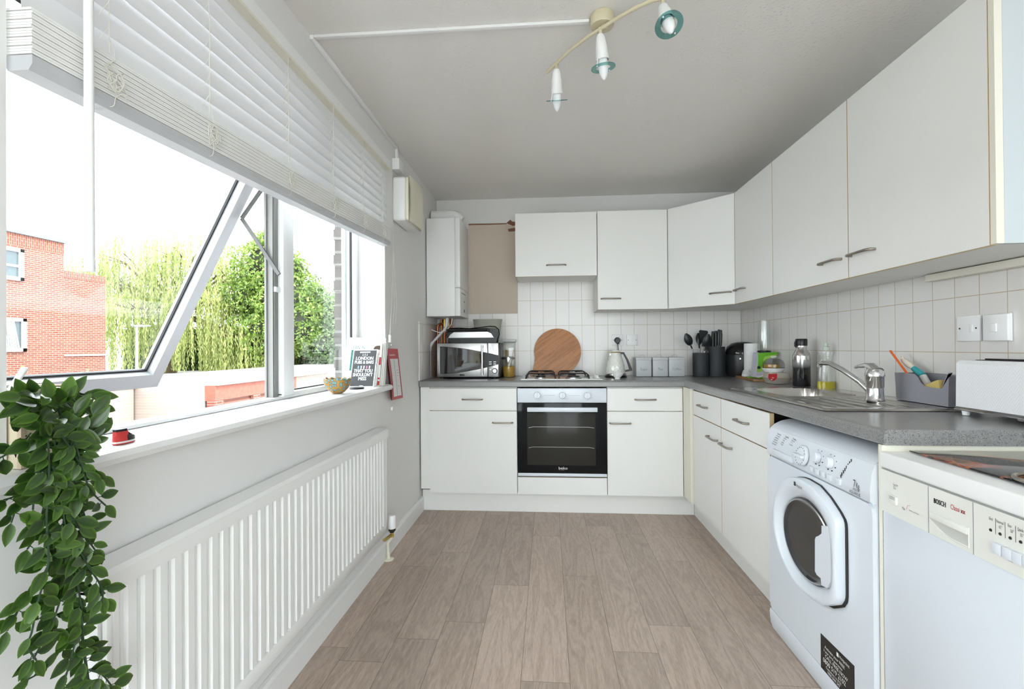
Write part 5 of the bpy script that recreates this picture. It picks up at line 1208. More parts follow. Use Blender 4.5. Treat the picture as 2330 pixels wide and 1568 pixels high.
MB().box(fx-.035, fx+.035, fy-ra-.004, fy-ra+.02, ZW+.02, ZW+ft*.58, b=.012).build('basket_front', 'blackgloss', af)
MB().lathe([(0, .012), (.008, .010), (.010, 0)], (fx-.055, fy-ra*.86, ZW+ft*.52), (-.3, -1, 0)).build('knob', 'chrome', af)
# board, roll, blender
zb = ZW+.0135
wb_ = MB().prism([(1.352, 3.600), (1.306, 3.185), (1.462, 3.150), (1.478, 3.570)], 'xy', ZW+.0005, zb)
M['woodlt'] = wood_mat('pale brown board', (.38, .22, .09), (.24, .12, .045), (4, 1, 1), 3, .5)
tag(wb_.build('serving_board', 'woodlt', org=(1.4, 3.38, ZW)), 'flat wooden board lying under the green blender', 'board')
c = at(1711, 820, 'y', 3.50); zt_ = at(1711, 781.5, 'y', 3.48).z
t = thing('paper_roll', (c.x, 3.50, zb), 'upright roll of white kitchen paper behind the blender', 'paper roll')
MB().lathe([(.019, .001), (.050, .001), (.051, .004), (.051, zt_-zb-.003), (.050, zt_-zb), (.019, zt_-zb)], (c.x, 3.50, zb), seg=36).build('paper', 'paper', t)
MB().lathe([(.019, 0), (.019, zt_-zb-.001), (.017, zt_-zb-.001), (.017, 0)], (c.x, 3.50, zb+.0005)).build('card_core', mat('brown card', (.35, .25, .16), .8), t)
M['lime'] = mat('lime green plastic', (.13, .42, .02), .3); M['limel'] = mat('light lime plastic', (.36, .60, .10), .3); M['lav'] = mat('pale lavender grey plastic', (.55, .56, .62), .3)
by_ = 3.27
def BX_(u): return at(u, 830, 'y', by_).x
def BZ_(v): return at(1735, v, 'y', by_).z
bl_ = thing('blender', (BX_(1735), by_, zb), 'green and pale grey personal blender with clear cup standing on the wooden board', 'blender')
zo = zb-BZ_(861.5)
def bp2(pts): return [(BX_(u), BZ_(v)+zo) for u, v in pts]
dep = .048
sil = bp2([(1714, 858), (1714, 850), (1716, 835), (1719, 805), (1721, 803), (1765, 801.5), (1762, 808), (1758, 815), (1752, 822), (1750, 835), (1753, 850), (1757, 856), (1754, 858)])
MB().prism(sil, 'xz', by_-dep*.8, by_+dep*.8).build('housing', 'lav', bl_)
MB().prism(bp2([(1718.5, 836), (1719, 804.5), (1720.5, 803), (1765, 801.5), (1762, 807), (1745, 809), (1735, 811), (1731, 817), (1730, 828), (1726, 838), (1722, 840)]), 'xz', by_-dep*.8-.0015, by_-dep*.8+.001).build('green_panel', 'lime', bl_)
MB().prism(bp2([(1716, 838), (1722, 840), (1726, 838), (1730, 828), (1731, 817), (1735, 811), (1745, 809), (1762, 807), (1757.5, 815), (1745, 815), (1738, 820), (1735, 830), (1731, 841), (1724, 846), (1716, 846)]), 'xz', by_-dep*.8-.0013, by_-dep*.8+.001).build('light_green_stripe', 'limel', bl_)
q = bp2([(1720.5, 836)])[0]; MB().lathe([(0, .003), (.009, .003), (.010, 0)], (q[0], by_-dep*.8-.001, q[1]), (0, -1, 0)).build('button', mat('dark green button', (.01, .05, .02), .4), bl_)
MB().lathe([(.040, .0005), (.042, .003), (.040, BZ_(857)+zo-zb), (0, BZ_(857)+zo-zb)], (BX_(1736), by_, zb), sy=1.0).build('green_foot', 'lime', bl_)
q = bp2([(1715.5, 853)])[0]; MB().text('breville', .011, (q[0]+.001, by_-dep*.8-.0006, q[1]), (1, 0, 0), (0, 0, 1)).build('lettering', 'textgrey', bl_)
cxb = BX_(1739); z_ = BZ_(802)+zo
MB().lathe([(.040, 0), (.041, .004), (.041, .010), (.038, .012), (0, .012)], (cxb, by_, z_)).build('blade_collar', 'black', bl_)
zz = BZ_(730)+zo
MB().lathe([(.036, .012), (.040, .03), (.0385, .10), (.036, zz-z_-.006), (.038, zz-z_), (.034, zz-z_), (.0345, .10), (.036, .03), (.033, .014)], (cxb, by_, z_)).build('clear_cup', 'jar', bl_)
c = at(1694, 857, 'z', zb+.002); c.x = max(c.x, 1.362)
pg = MB().box(c.x-.024, c.x+.024, c.y-.020, c.y+.022, zb+.0015, zb+.022, b=.006).prism([(c.x-.022, zb+.022), (c.x+.018, zb+.018), (c.x+.012, zb+.048), (c.x-.014, zb+.046)], 'xz', c.y-.016, c.y+.016)
pg.tube([(c.x+.018, c.y, zb+.028), (BX_(1712), by_+.11, zb+.05), (BX_(1714), by_+.07, zb+.032), (BX_(1718), by_-.052, zb+.010), (BX_(1735), by_-.070, zb+.035), (BX_(1750), by_-.062, zb+.050)], .0026, seg=6)
tag(pg.build('mains_plug', 'white', org=c), 'white mains plug with cable lying on the wooden board by the blender', 'plug')
tag(MB().lathe([(0, 0), (.034, 0), (.036, .003), (.034, .007), (0, .008)], (at(1712, 859, 'y', 3.335).x, 3.345, zb+.0008), sx=.85, sy=.7).build('cup_lid', 'lime', org=(1.36, 3.34, zb)), 'flat lime green cup lid lying on the wooden board', 'lid')
# egg carton and butter dish
M['pulp'] = mat('grey brown egg carton pulp', (.42, .38, .32), .95, bump=(90, .6, .003))
ey = 2.94
def EX(u): return at(u, 860, 'y', ey).x
def EZ(v): return at(1780, v, 'y', ey).z
ex0, ex1 = EX(1757), EX(1805); zc0 = ZW+.0008; eh = EZ(846)-EZ(872)
eg = thing('egg_carton', ((ex0+ex1)/2, ey+.07, ZW), 'grey pulp egg carton with red label under the cheese dish', 'egg carton')
m = MB()
def loft(m, secs):
    k = len(secs[0][0]); vs = []
    for poly, z in secs: vs += [(x, y, z) for x, y in poly]
    m.add(vs, [(i*k+j, i*k+(j+1) % k, (i+1)*k+(j+1) % k, (i+1)*k+j) for i in range(len(secs)-1) for j in range(k)]+[list(range(k))[::-1], [(len(secs)-1)*k+j for j in range(k)]], 0, True); return m
def rr(s_, n=36):
    o = []; hx2, hy2 = (ex1-ex0)/2*s_, .078*s_
    for k in range(n):
        a = 2*math.pi*k/n; ca, sa = math.cos(a), math.sin(a); e_ = .35
        sc = 1+.035*math.cos(6*a)
        o.append(((ex0+ex1)/2+hx2*abs(ca)**e_*(1 if ca > 0 else -1)*sc, ey+.078+hy2*abs(sa)**e_*(1 if sa > 0 else -1)))
    return o
loft(m, [(rr(.74), zc0), (rr(.80), zc0+.004), (rr(.93), zc0+eh*.42), (rr(.98), zc0+eh*.46), (rr(1.0), zc0+eh*.5)]); m.build('carton_base', 'pulp', eg)
m = MB(); loft(m, [(rr(1.0), zc0+eh*.52), (rr(.97), zc0+eh*.56), (rr(.88), zc0+eh*.96), (rr(.80), zc0+eh)]); m.build('carton_lid', 'pulp', eg)
lb = MB().prism([(EX(1748), EZ(851)), (EX(1767), EZ(850)), (EX(1767), EZ(860)), (EX(1764), EZ(864)), (EX(1758), EZ(867)), (EX(1750), EZ(864)), (EX(1747), EZ(859))], 'xz', ey-.006, ey-.0045)
lb.build('red_label', 'red', eg)
MB().text('FREE', .0085, (EX(1749), ey-.0062, EZ(849.5)), (1, 0, 0), (0, 0, 1)).text('6', .017, (EX(1752.5), ey-.0064, EZ(862)), (0, 0, -1), (1, 0, 0)).text('eggs', .008, (EX(1755), ey-.0062, EZ(860)), (1, 0, 0), (0, 0, 1)).build('lettering', 'textwhite', eg)
zt_ = zc0+eh+.001; cxd, cyd = EX(1774), ey+.075; rdd = (EX(1799)-EX(1748))/2
cd = thing('cheese_dish', (cxd, cyd, zt_), 'clear domed dish with yellow cheese on a white saucer atop the egg carton', 'cheese dish')
MB().lathe([(0, 0), (rdd*.72, 0), (rdd*.9, .012), (rdd, .022), (rdd*.97, .024), (rdd*.86, .015), (0, .008)], (cxd, cyd, zt_), seg=36).build('saucer', 'white', cd)
MB().lathe([(rdd*.96, .0245), (rdd*.985, .026), (rdd*.96, .0275), (rdd*.94, .026)], (cxd, cyd, zt_), seg=36).build('dark_rim', 'black', cd)
MB().lathe([(rdd*.93, .027), (rdd*.94, .045), (rdd*.84, .066), (rdd*.55, .080), (.012, .085), (.010, .0848)], (cxd, cyd, zt_), seg=36).build('dome', glassy('smoky clear dome', (.72, .72, .70), 1.5), cd)
MB().lathe([(.010, .085), (.012, .089), (.018, .092), (.012, .097), (0, .098)], (cxd, cyd, zt_)).build('dome_knob', 'white', cd)
MB().box(cxd-rdd*.75, cxd+rdd*.35, cyd-.030, cyd+.030, zt_+.014, zt_+.046, b=.006).build('cheese', mat('yellow cheese', (.62, .36, .06), .5), cd)
# steel bottle
c = at(1824, 878, 'z', ZW); c.y = 2.80; c.x = at(1824, 850, 'y', 2.80).x
def bh(v): return at(1824, v, 'y', 2.80).z-ZW
rb2 = 17*2.84/F
btl = thing('steel_bottle', (c.x, c.y, ZW), 'steel drinking bottle fading to black with black screw cap', 'bottle')
m_, nt, b_ = nodes('steel fading to black'); M['ombre'] = m_
tc = nt.nodes.new('ShaderNodeTexCoord'); sp = nt.nodes.new('ShaderNodeSeparateXYZ'); L(nt, tc.outputs['Object'], sp.inputs[0])
mr = nt.nodes.new('ShaderNodeMapRange'); mr.inputs[1].default_value = bh(838); mr.inputs[2].default_value = bh(812); L(nt, sp.outputs['Z'], mr.inputs[0])
mx = nt.nodes.new('ShaderNodeMixRGB'); mx.inputs[1].default_value = (.012, .012, .013, 1); mx.inputs[2].default_value = (.62, .61, .60, 1); L(nt, mr.outputs[0], mx.inputs[0]); L(nt, mx.outputs[0], b_.inputs['Base Color'])
L(nt, mr.outputs[0], b_.inputs['Metallic']); b_.inputs['Roughness'].default_value = .12
MB().lathe([(0, .001), (rb2*.95, .001), (rb2, .006), (rb2, bh(812)), (rb2*.97, bh(806)), (rb2*.72, bh(798)), (rb2*.62, bh(796)), (rb2*.62, bh(786))], (c.x, c.y, ZW), seg=40).build('bottle_body', 'ombre', btl)
MB().lathe([(rb2*.66, bh(787)), (rb2*.68, bh(785)), (rb2*.68, bh(773)), (rb2*.62, bh(771)), (0, bh(771))], (c.x, c.y, ZW)).tube([(c.x-rb2*.66, c.y, ZW+bh(775)), (c.x-rb2*.80, c.y, ZW+bh(780)), (c.x-rb2*.80, c.y, ZW+bh(787)), (c.x-rb2*.62, c.y, ZW+bh(790))], .004).build('cap', 'black', btl)
# soap bottle
sy = 2.64; c = V((at(1880, 850, 'y', sy).x, sy, ZW)); c.x = min(c.x, 1.452)
def sh(v): return at(1880, v, 'y', sy).z-ZW
rs_ = 18.5*2.72/F
sb = thing('soap_bottle', c, 'clear washing up liquid bottle one third full of yellow soap', 'soap bottle')
MB().lathe([(0, .001), (rs_*.97, .001), (rs_, .006), (rs_, sh(860)), (rs_*.93, sh(840)), (rs_*.68, sh(820)), (rs_*.72, sh(812)), (rs_*.92, sh(801)), (rs_*.90, sh(800)), (rs_*.42, sh(797)), (rs_*.30, sh(796))], c, seg=32, sy=.62).build('bottle_body', 'jar', sb)
M['soap'] = mat('yellow washing up liquid', (.62, .52, .01), .1, trans=.25)
MB().lathe([(0, .003), (rs_*.93, .003), (rs_*.96, .008), (rs_*.96, sh(868)), (0, sh(868))], c, seg=32, sy=.58).build('liquid', 'soap', sb)
M['milkgreen'] = mat('frosted green pump', (.55, .62, .52), .3, alpha=.75)
MB().lathe([(rs_*.36, sh(797)), (rs_*.36, sh(789)), (rs_*.2, sh(788)), (rs_*.18, sh(781)), (0, sh(780))], c).tube([c+V((0, 0, sh(797))), c+V((.004, 0, sh(840))), c+V((.0, 0, .012))], .0025, seg=6).build('pump_top', 'milkgreen', sb)
# sink caddy with brush, sponge, straw
M['caddy'] = mat('mauve grey plastic caddy', (.27, .265, .30), .45)
cz0 = .9295; ca = thing('sink_caddy', (1.43, 1.92, cz0), 'mauve grey plastic sink caddy behind the draining board', 'caddy')
xq = 1.392; cy0_, cy1_ = 1.788, 2.052
def cpt2(u, v): p = at(u, v, 'x', xq); return (p.y, p.z)
topo = [cpt2(2056, 849), cpt2(2080, 851), cpt2(2086, 857), cpt2(2093, 870), cpt2(2103, 879), cpt2(2120, 882.5), cpt2(2143, 884), cpt2(2147, 868), cpt2(2153, 855), cpt2(2165, 848.5)]
zr_ = topo[-1][1]; topo += [(cy0_, zr_+.001)]
topo[0] = (cy1_, topo[0][1])
front = [(cy0_+.004, cz0+.001), (cy1_-.010, cz0+.001)]+topo
m = MB().prism(front, 'yz', xq, xq+.004)
zt_ = topo[0][1]
m.prism([(cy0_+.004, cz0+.001), (cy1_-.010, cz0+.001), (cy1_, zt_), (cy0_, zt_)], 'yz', 1.488, 1.492)
m.prism([(xq+.004, cz0+.001), (1.488, cz0+.001), (1.488, zt_), (xq+.004, zt_)], 'xz', cy1_-.014, cy1_-.004).prism([(xq+.004, cz0+.001), (1.488, cz0+.001), (1.488, zt_), (xq+.004, zt_)], 'xz', cy0_+.004, cy0_+.008)
m.box(xq+.004, 1.488, cy0_+.008, cy1_-.014, cz0+.001, cz0+.005)
ym_ = at(2146, 870, 'x', xq).y; m.box(xq+.004, 1.488, ym_-.004, ym_, cz0+.005, zt_-.012)
m.build('caddy_tray', 'caddy', ca)
M['orange'] = mat('orange plastic', (.75, .13, .02), .4)
a = at(2027, 798, 'x', 1.43); b = at(2067, 854, 'x', 1.408); bb = b+(b-a)*.9; bb = V((1.42, b.y-(a.y-b.y)*.75, cz0+.012))
tag(MB().tube([bb, b, a+V((0, .001, -.003)), a], [.0042, .0042, .0042, .0058], seg=10).build('orange_stick', 'orange', org=bb), 'thin orange plastic stick leaning out of the grey sink caddy', 'stick')
br0 = at(2052, 818, 'x', 1.45); br1 = at(2079, 838, 'x', 1.45); br2 = at(2100, 855, 'x', 1.452); br3 = V((1.452, br2.y-.035, cz0+.045))
bs = thing('dish_brush', br3, 'cream and teal dish brush lying in the grey caddy', 'dish brush')
MB().tube([br0, br0.lerp(br1, .15), br0.lerp(br1, .5), br0.lerp(br1, .85), br1], [.004, .010, .0125, .010, .0085], seg=12).tube([br0+V((0, .008*math.sin(k_), .006+.008*math.cos(k_))) for k_ in [2*math.pi*k/14 for k in range(14)]], .0022, closed=True, seg=6).build('handle', mat('cream plastic', (.72, .64, .54), .5), bs)
MB().tube([br1, br1.lerp(br2, .5), br2], [.0105, .0125, .013], seg=12).build('teal_grip', mat('teal rubber', (.04, .36, .38), .5), bs)
MB().tube([br2, br3], [.012, .014], seg=12).box(br3.x-.018, br3.x+.018, br3.y-.02, br3.y+.018, cz0+.015, cz0+.045, b=.004).build('head', mat('white brush head', (.7, .7, .68), .7), bs)
p0, p1 = at(2104, 872, 'x', 1.41), at(2140, 852, 'x', 1.41)
sg_ = MB().box(-.0145, .0145, -.038, .038, -.019, .019, b=.005); sq = Matrix.Translation((1.418, (p0.y+p1.y)/2-.002, cz0+.062)) @ Matrix.Rotation(-.35, 4, 'X')
sg_.v = [sq @ v for v in sg_.v]
tag(sg_.build('sponge', mat('yellow sponge', (.60, .46, .16), .95, bump=(300, .8, .003)), org=(1.418, (p0.y+p1.y)/2, cz0+.04)), 'yellow sponge sitting in the notch of the grey caddy', 'sponge')
# toaster
tx0, tx1, ty1_, ty0_ = 1.331, 1.478, 1.690, 1.395
tz0, tz1 = .9405, 1.098
ts = thing('toaster', ((tx0+tx1)/2, (ty0_+ty1_)/2, ZW), 'white long slot toaster with herringbone relief, right end of the worktop', 'toaster')
m_, nt, b_ = nodes('white herringbone shell'); M['toast'] = m_
b_.inputs['Base Color'].default_value = (.78, .79, .81, 1); b_.inputs['Roughness'].default_value = .25
tc = nt.nodes.new('ShaderNodeTexCoord'); sp = nt.nodes.new('ShaderNodeSeparateXYZ'); L(nt, tc.outputs['Object'], sp.inputs[0])
def MN(op, a, b=None):
    n = nt.nodes.new('ShaderNodeMath'); n.operation = op
    for i, x in enumerate((a, b)):
        if x is None: continue
        if isinstance(x, (int, float)): n.inputs[i].default_value = x
        else: L(nt, x, n.inputs[i])
    return n.outputs[0]
zig = MN('PINGPONG', MN('ADD', sp.outputs['Y'], 5), .011)
hgt = MN('PINGPONG', MN('ADD', MN('ADD', sp.outputs['Z'], 5), MN('MULTIPLY', zig, 1.6)), .006)
bp = nt.nodes.new('ShaderNodeBump'); bp.inputs['Strength'].default_value = .35; bp.inputs['Distance'].default_value = .15
L(nt, hgt, bp.inputs['Height']); L(nt, bp.outputs[0], b_.inputs['Normal'])
sec = [(tx0, tz0), (tx0+.003, tz1-.012), (tx0+.014, tz1), (tx1-.014, tz1), (tx1-.003, tz1-.012), (tx1, tz0)]
MB().prism(sec, 'xz', ty0_, ty1_-.006).prism([(x+(.006 if x < 1.4 else -.006), z-(.006 if z > 1.05 else -.0)) for x, z in sec], 'xz', ty1_-.006, ty1_).build('shell', 'toast', ts)
MB().box(tx0-.001, tx1+.001, ty0_-.001, ty1_+.001, tz0-.0055, tz0-.0003, b=.001).box(tx0-.0012, tx0+.001, ty0_, ty1_-.004, tz0, tz0+.007).build('chrome_band', 'chrome', ts)
MB().box(tx0+.030, tx1-.030, ty0_+.03, ty1_-.045, tz1+.0002, tz1+.002, 0).box(tx0+.050, tx0+.056, ty0_+.04, ty1_-.055, tz1+.002, tz1+.006).build('slot_frame', 'black', ts)
for y in (ty1_-.030, ty0_+.03):
    for x in (tx0+.012, tx1-.016): MB().cyl((x, y, ZW+.0005), (x, y, tz0-.005), .009, .011).build('foot', 'white', ts)
MB().box(tx0-.006, tx0+.004, ty0_+.045, ty0_+.075, ZW+.010, tz0-.001, b=.002).build('crumb_tray_pull', 'chrome', ts)

# ================================================================ window sill things
# dotted bowl
c = at(768, 892, 'z', .9515); c.y = 2.07; c.x = at(768, 885, 'y', 2.07).x; rB = 31*2.12/F; hB = .068
sb_ = thing('dotted_bowl', (c.x, c.y, .951), 'ochre pottery bowl with blue dots and ragged rim on the sill', 'bowl')
m_, nt, b_ = nodes('ochre glaze with blue dots'); M['dots'] = m_
tc = nt.nodes.new('ShaderNodeTexCoord'); vo = nt.nodes.new('ShaderNodeTexVoronoi'); vo.inputs['Scale'].default_value = 68; vo.inputs['Randomness'].default_value = .55
L(nt, tc.outputs['Object'], vo.inputs['Vector']); cr = nt.nodes.new('ShaderNodeValToRGB'); e = cr.color_ramp.elements; cr.color_ramp.interpolation = 'CONSTANT'
e[0].position = 0; e[0].color = (.17, .31, .33, 1); e[1].position = .47; e[1].color = (.40, .22, .05, 1); k = e.new(.40); k.color = (.06, .03, .015, 1)
L(nt, vo.outputs['Distance'], cr.inputs[0]); L(nt, cr.outputs[0], b_.inputs['Base Color']); b_.inputs['Roughness'].default_value = .3
M['ochre'] = mat('ochre pottery', (.40, .22, .05), .35)
prof = [(.016, .0), (.022, .001), (.032, .008), (.046, .022), (.056, .040), (.0605, .066)]
vs = []; SG = 48
for i, (r, z) in enumerate(prof+[(r-.004, z+.001) for r, z in prof[::-1]]):
    for k in range(SG):
        a = 2*math.pi*k/SG; zz2 = z
        if i in (5, 6): zz2 += .004*(1 if (k//2) % 2 else -1)*(.6+.4*math.sin(k*1.7))
        vs.append((c.x+math.cos(a)*r, c.y+math.sin(a)*r, .951+zz2))
n_ = 12
m = MB().add(vs, [(i*SG+k, i*SG+(k+1) % SG, (i+1)*SG+(k+1) % SG, (i+1)*SG+k) for i in range(n_-1) for k in range(SG)]+[list(range(SG))[::-1], [11*SG+k for k in range(SG)]], [1 if i in (0, 1) else 0 for i in range(n_-1) for k in range(SG)]+[1, 1], True)
m.build('bowl_body', ['dots', 'ochre'], sb_)
# books against the far reveal
def cover(name, label, quad, th_, mats, deco, cat='book', group=None):
    """quad: bottom left, bottom right, top right, top left of the front cover"""
    q = [V(p) for p in quad]; n = (q[1]-q[0]).cross(q[3]-q[0]).normalized()
    if n.y > 0: n = -n
    t = thing(name, (q[0]+q[1])/2-n*th_/2, label, cat, group)
    def slab(m, a, b, f0, f1, mi=0):
        def P(u, v): return (q[0].lerp(q[1], u)).lerp(q[3].lerp(q[2], u), v)
        r = [P(f0, 0), P(f1, 0), P(f1, 1), P(f0, 1)]
        m.add([p-n*a for p in r]+[p-n*b for p in r], [(0, 1, 2, 3), (7, 6, 5, 4), (0, 4, 5, 1), (1, 5, 6, 2), (2, 6, 7, 3), (3, 7, 4, 0)], mi)
    m = MB(); slab(m, 0, .0012, 0, 1); slab(m, th_-.0012, th_, 0, 1); slab(m, .0012, th_-.0012, 0, .03); m.build('cover', mats, t)
    m = MB(); slab(m, .0014, th_-.0014, .03, .975); m.build('pages', 'paper', t)
    xd = (q[1]-q[0]); yd = (q[3]-q[0]); W_, H_ = xd.length, yd.length; xd.normalize(); yd.normalize()
    def P(u, v, e=.0004): return q[0].lerp(q[1], u).lerp(q[3].lerp(q[2], u), v)+n*e
    deco(t, P, xd, yd, W_, H_); return t
def rect(m, P, u0, u1, v0, v1, e=.0004, mi=0): m.add([P(u0, v0, e), P(u1, v0, e), P(u1, v1, e), P(u0, v1, e)], [(0, 1, 2, 3)], mi)
def deco_pubs(t, P, xd, yd, W_, H_):
    m = MB(); rect(m, P, .035, .965, .02, .975, .0003); m.build('black_cover_print', mat('charcoal print', (.035, .036, .040), .5), t)
    m = MB()
    for s2, v, sz in (('1 1 1', .822, .092), ('LONDON', .72, .125), ('PUBS & BARS', .615, .125), ('THAT YOU', .385, .125), ("SHOULDN'T", .28, .125), ('MISS', .175, .125)):
        w_ = {'1 1 1': .75, 'LONDON': .86, 'PUBS & BARS': .72, 'THAT YOU': .80, "SHOULDN'T": .76, 'MISS': .90}[s2]
        for e_ in (-.002, 0, .002): m.text(s2, sz*H_, P(.5+e_*2.2, v, .0006), xd, yd, align='CENTER', sx=w_)
    rect(m, P, .28, .70, .91, .945, .0006); rect(m, P, .42, .56, .028, .04, .0006); m.build('title', 'textwhite', t)
    for i, col in enumerate(((.2, .35, .6), (.8, .8, .8), (.8, .8, .8), (.5, .15, .3), (.7, .7, .8))):
        m = MB(); u = .26+.115*i; rect(m, P, u, u+.045, .49, .56, .0006); rect(m, P, u+.012, u+.03, .455, .49, .0006); rect(m, P, u-.002, u+.047, .45, .457, .0006); m.build('glass_drawing', mat('print %d' % i, col, .6), t)
def y_at(u, v, y): return at(u, v, 'y', y)
def Q(pts, yb_, yt_): return [y_at(pts[0][0], pts[0][1], yb_), y_at(pts[1][0], pts[1][1], yb_), y_at(pts[2][0], pts[2][1], yt_), y_at(pts[3][0], pts[3][1], yt_)]
zsl = .9512
def on_sill(q):
    dz = zsl-min(q[0].z, q[1].z); mz = [p.copy() for p in q]
    mz[0].z = mz[1].z = zsl+.0005; 
    return mz
cover('book', 'black covered London pubs book, front one of those leaning in the window corner', on_sill(Q([(794, 880), (850, 882), (860, 795), (805, 796)], 2.40, 2.455)), .018, 'paper', deco_pubs)
def deco_lean(t, P, xd, yd, W_, H_):
    m = MB(); m.text('LEAN IN', .105*H_, P(.12, .84, .0006), xd, yd, sx=.85); rect(m, P, .45, .78, .80, .825); rect(m, P, .14, .20, .35, .825)
    m.build('title', mat('teal print', (.008, .11, .09), .6), t)
    m = MB(); m.text('The', .04*H_, P(.10, .33, .0006), xd, yd)
    for i in range(5): rect(m, P, .10, .16, .29-.05*i, .30-.05*i)
    m.build('small_print', mat('blue print', (.25, .5, .7), .6), t)
    cf = P(.86, .80, .0006)
    def blob(cu, cv, ru, rv_, e): 
        return [P(cu+ru*math.cos(2*math.pi*k/24)*(1+.06*math.sin(5*k)), cv+rv_*math.sin(2*math.pi*k/24)*(1+.05*math.sin(7*k)), e) for k in range(24)]
    m = MB(); m.add(blob(.93, .83, .15, .11, .0005), [list(range(24))]); m.build('hair_print', mat('dark brown print', (.05, .025, .015), .6), t)
    m = MB(); m.add(blob(.93, .77, .085, .07, .0007), [list(range(24))]); rect(m, P, 1.0, 1.05, .20, .50, .0007) if False else None; m.build('face_print', mat('skin print', (.55, .33, .25), .6), t)
cover('book', 'white cookbook with teal title standing behind the black pubs book', on_sill(Q([(780, 872), (856, 876), (868, 780), (791, 779)], 2.46, 2.50)), .02, 'paper', deco_lean)
def deco_mag(t, P, xd, yd, W_, H_):
    m = MB()
    rect(m, P, .04, .17, .93, .935); rect(m, P, .04, .17, .985, .99); rect(m, P, .04, .05, .93, .99); rect(m, P, .16, .17, .93, .99)
    m.text('N', .055*H_, P(.07, .938, .0006), xd, yd); m.build('emblem', mat('grey print', (.45, .45, .47), .6), t)
cover('magazine', 'tall plain white magazine at the back of the leaning books', on_sill(Q([(792, 872), (868, 874), (878, 770), (796, 768)], 2.52, 2.555)), .006, 'paper', deco_mag)
def deco_none(t, P, xd, yd, W_, H_): pass
def slim(u, v0, v1, y, wd, label, mats, strip=None):
    b0 = y_at(u, v0, y); t_ = y_at(u+8, v1, y); b0.z = zsl+.0005
    x0 = b0.x; t = thing('magazine', (x0, y+.05, zsl), label, 'magazine')
    sh_ = t_.x-x0
    m = MB(); m.add([(x0, y, zsl+.0005), (x0+wd, y, zsl+.0005), (x0+wd+sh_, y, t_.z), (x0+sh_, y, t_.z), (x0, y+.035, zsl+.0005), (x0+wd, y+.035, zsl+.0005), (x0+wd+sh_, y+.035, t_.z), (x0+sh_, y+.035, t_.z)], [(0, 1, 2, 3), (7, 6, 5, 4), (0, 4, 5, 1), (1, 5, 6, 2), (2, 6, 7, 3), (3, 7, 4, 0)])
    m.build('cover', mats, t)
    if strip:
        m = MB()
        for (f0, f1) in strip: m.add([(x0-.0003+sh_*f0, y-.0005, zsl+(t_.z-zsl)*f0), (x0+wd+.0003+sh_*f0, y-.0005, zsl+(t_.z-zsl)*f0), (x0+wd+.0003+sh_*f1, y-.0005, zsl+(t_.z-zsl)*f1), (x0-.0003+sh_*f1, y-.0005, zsl+(t_.z-zsl)*f1)], [(0, 1, 2, 3)])
        m.build('spine_print', 'red', t)
slim(858, 880, 782, 2.46, .010, 'upright magazine with red spine marks right of the pubs book', 'paper', [(.02, .12), (.16, .2), (.5, .68)])
slim(865, 880, 780, 2.47, .005, 'thin grey edged magazine second from the reveal edge', 'greyplastic')
slim(869, 879, 778, 2.48, .004, 'thin white magazine nearest the reveal edge beside the calendar', 'paper')
c = at(812, 884, 'z', .9525); tag(MB().lathe([(0, 0), (.034, 0), (.036, .003), (.034, .007), (.012, .009), (0, .009)], (c.x, 2.30, .9512), sx=1, sy=1).build('coaster', 'black', org=(c.x, 2.30, .951)), 'flat black round coaster in front of the pubs book', 'coaster')
c = at(790, 893, 'z', .953); tag(MB().lathe([(0, 0), (.010, 0), (.014, .004), (.008, .012), (.011, .018), (0, .020)], (c.x, c.y, .9512), seg=7, smooth=False).build('glass_ornament', 'jar', org=(c.x, c.y, .951)), 'little faceted clear glass ornament between bowl and coaster', 'ornament')
# red hanging calendar
cl = thing('calendar', at(890, 850, 'x', -.89), 'narrow red month calendar hanging on the wall beside the window', 'calendar')
T0, T1 = at(877, 793, 'x', -.8955), at(903, 794, 'x', -.8955)
for k in range(9):
    f = k/8; B1 = at(917-1.5*(8-k)*.25, 905, 'x', -.900+.022*f); B0 = at(893+3*f*1.0-3, 911+.0*f, 'x', -.9015+.040*f)
    a, b = T0+V((.0007*k, 0, 0)), T1+V((.0007*k, 0, 0))
    m = MB(); m.grid(lambda u, v: (a.lerp(b, u)).lerp(B0.lerp(B1, u), v)+V((.006*math.sin(math.pi*v)*(1-u)*f, 0, 0)), 6, 10)
    o = m.build('calendar_page', 'red' if k in (0, 2, 4, 8) else mat('dark page', (.10, .02, .03), .6) if k in (1, 5) else 'paper', cl)
P8 = lambda u, v, e=.0006: (a.lerp(b, u)).lerp(B0.lerp(B1, u), v)+V((.006*math.sin(math.pi*v)*(1-u)+e, 0, 0))
m = MB(); m.grid(lambda u, v: P8(.14+.74*u, .20+.74*v), 6, 10); m.build('date_table', 'paper', cl)
m = MB()
for k in range(20): v_ = .22+.035*k; m.add([P8(.15, v_, .0009), P8(.86, v_, .0009), P8(.86, v_+.002, .0009), P8(.15, v_+.002, .0009)], [(0, 1, 2, 3)])
m.grid(lambda u, v: P8(.46+.03*u, .20+.74*v, .001), 1, 10)
for v_, w_ in ((.42, .12), (.47, .2), (.53, .08), (.74, .16)): m.add([P8(.62, v_, .0011), P8(.62+w_, v_, .0011), P8(.62+w_, v_+.01, .0011), P8(.62, v_+.01, .0011)], [(0, 1, 2, 3)])
m.build('table_lines', 'textgrey', cl)
xd = (P8(.9, .1)-P8(.1, .1)).normalized(); MB().text('September', .017, P8(.10, .14, .0012), xd, (0, 0, 1), sx=1.5).build('month_lettering', 'textwhite', cl)
MB().tube([T0.lerp(T1, .35), at(888, 788, 'x', -.90), at(890, 784, 'x', -.902)], .0012, seg=6).cyl(at(890, 785, 'x', -.904), at(890, 785, 'x', -.895), .0025).build('hook', 'steel', cl)
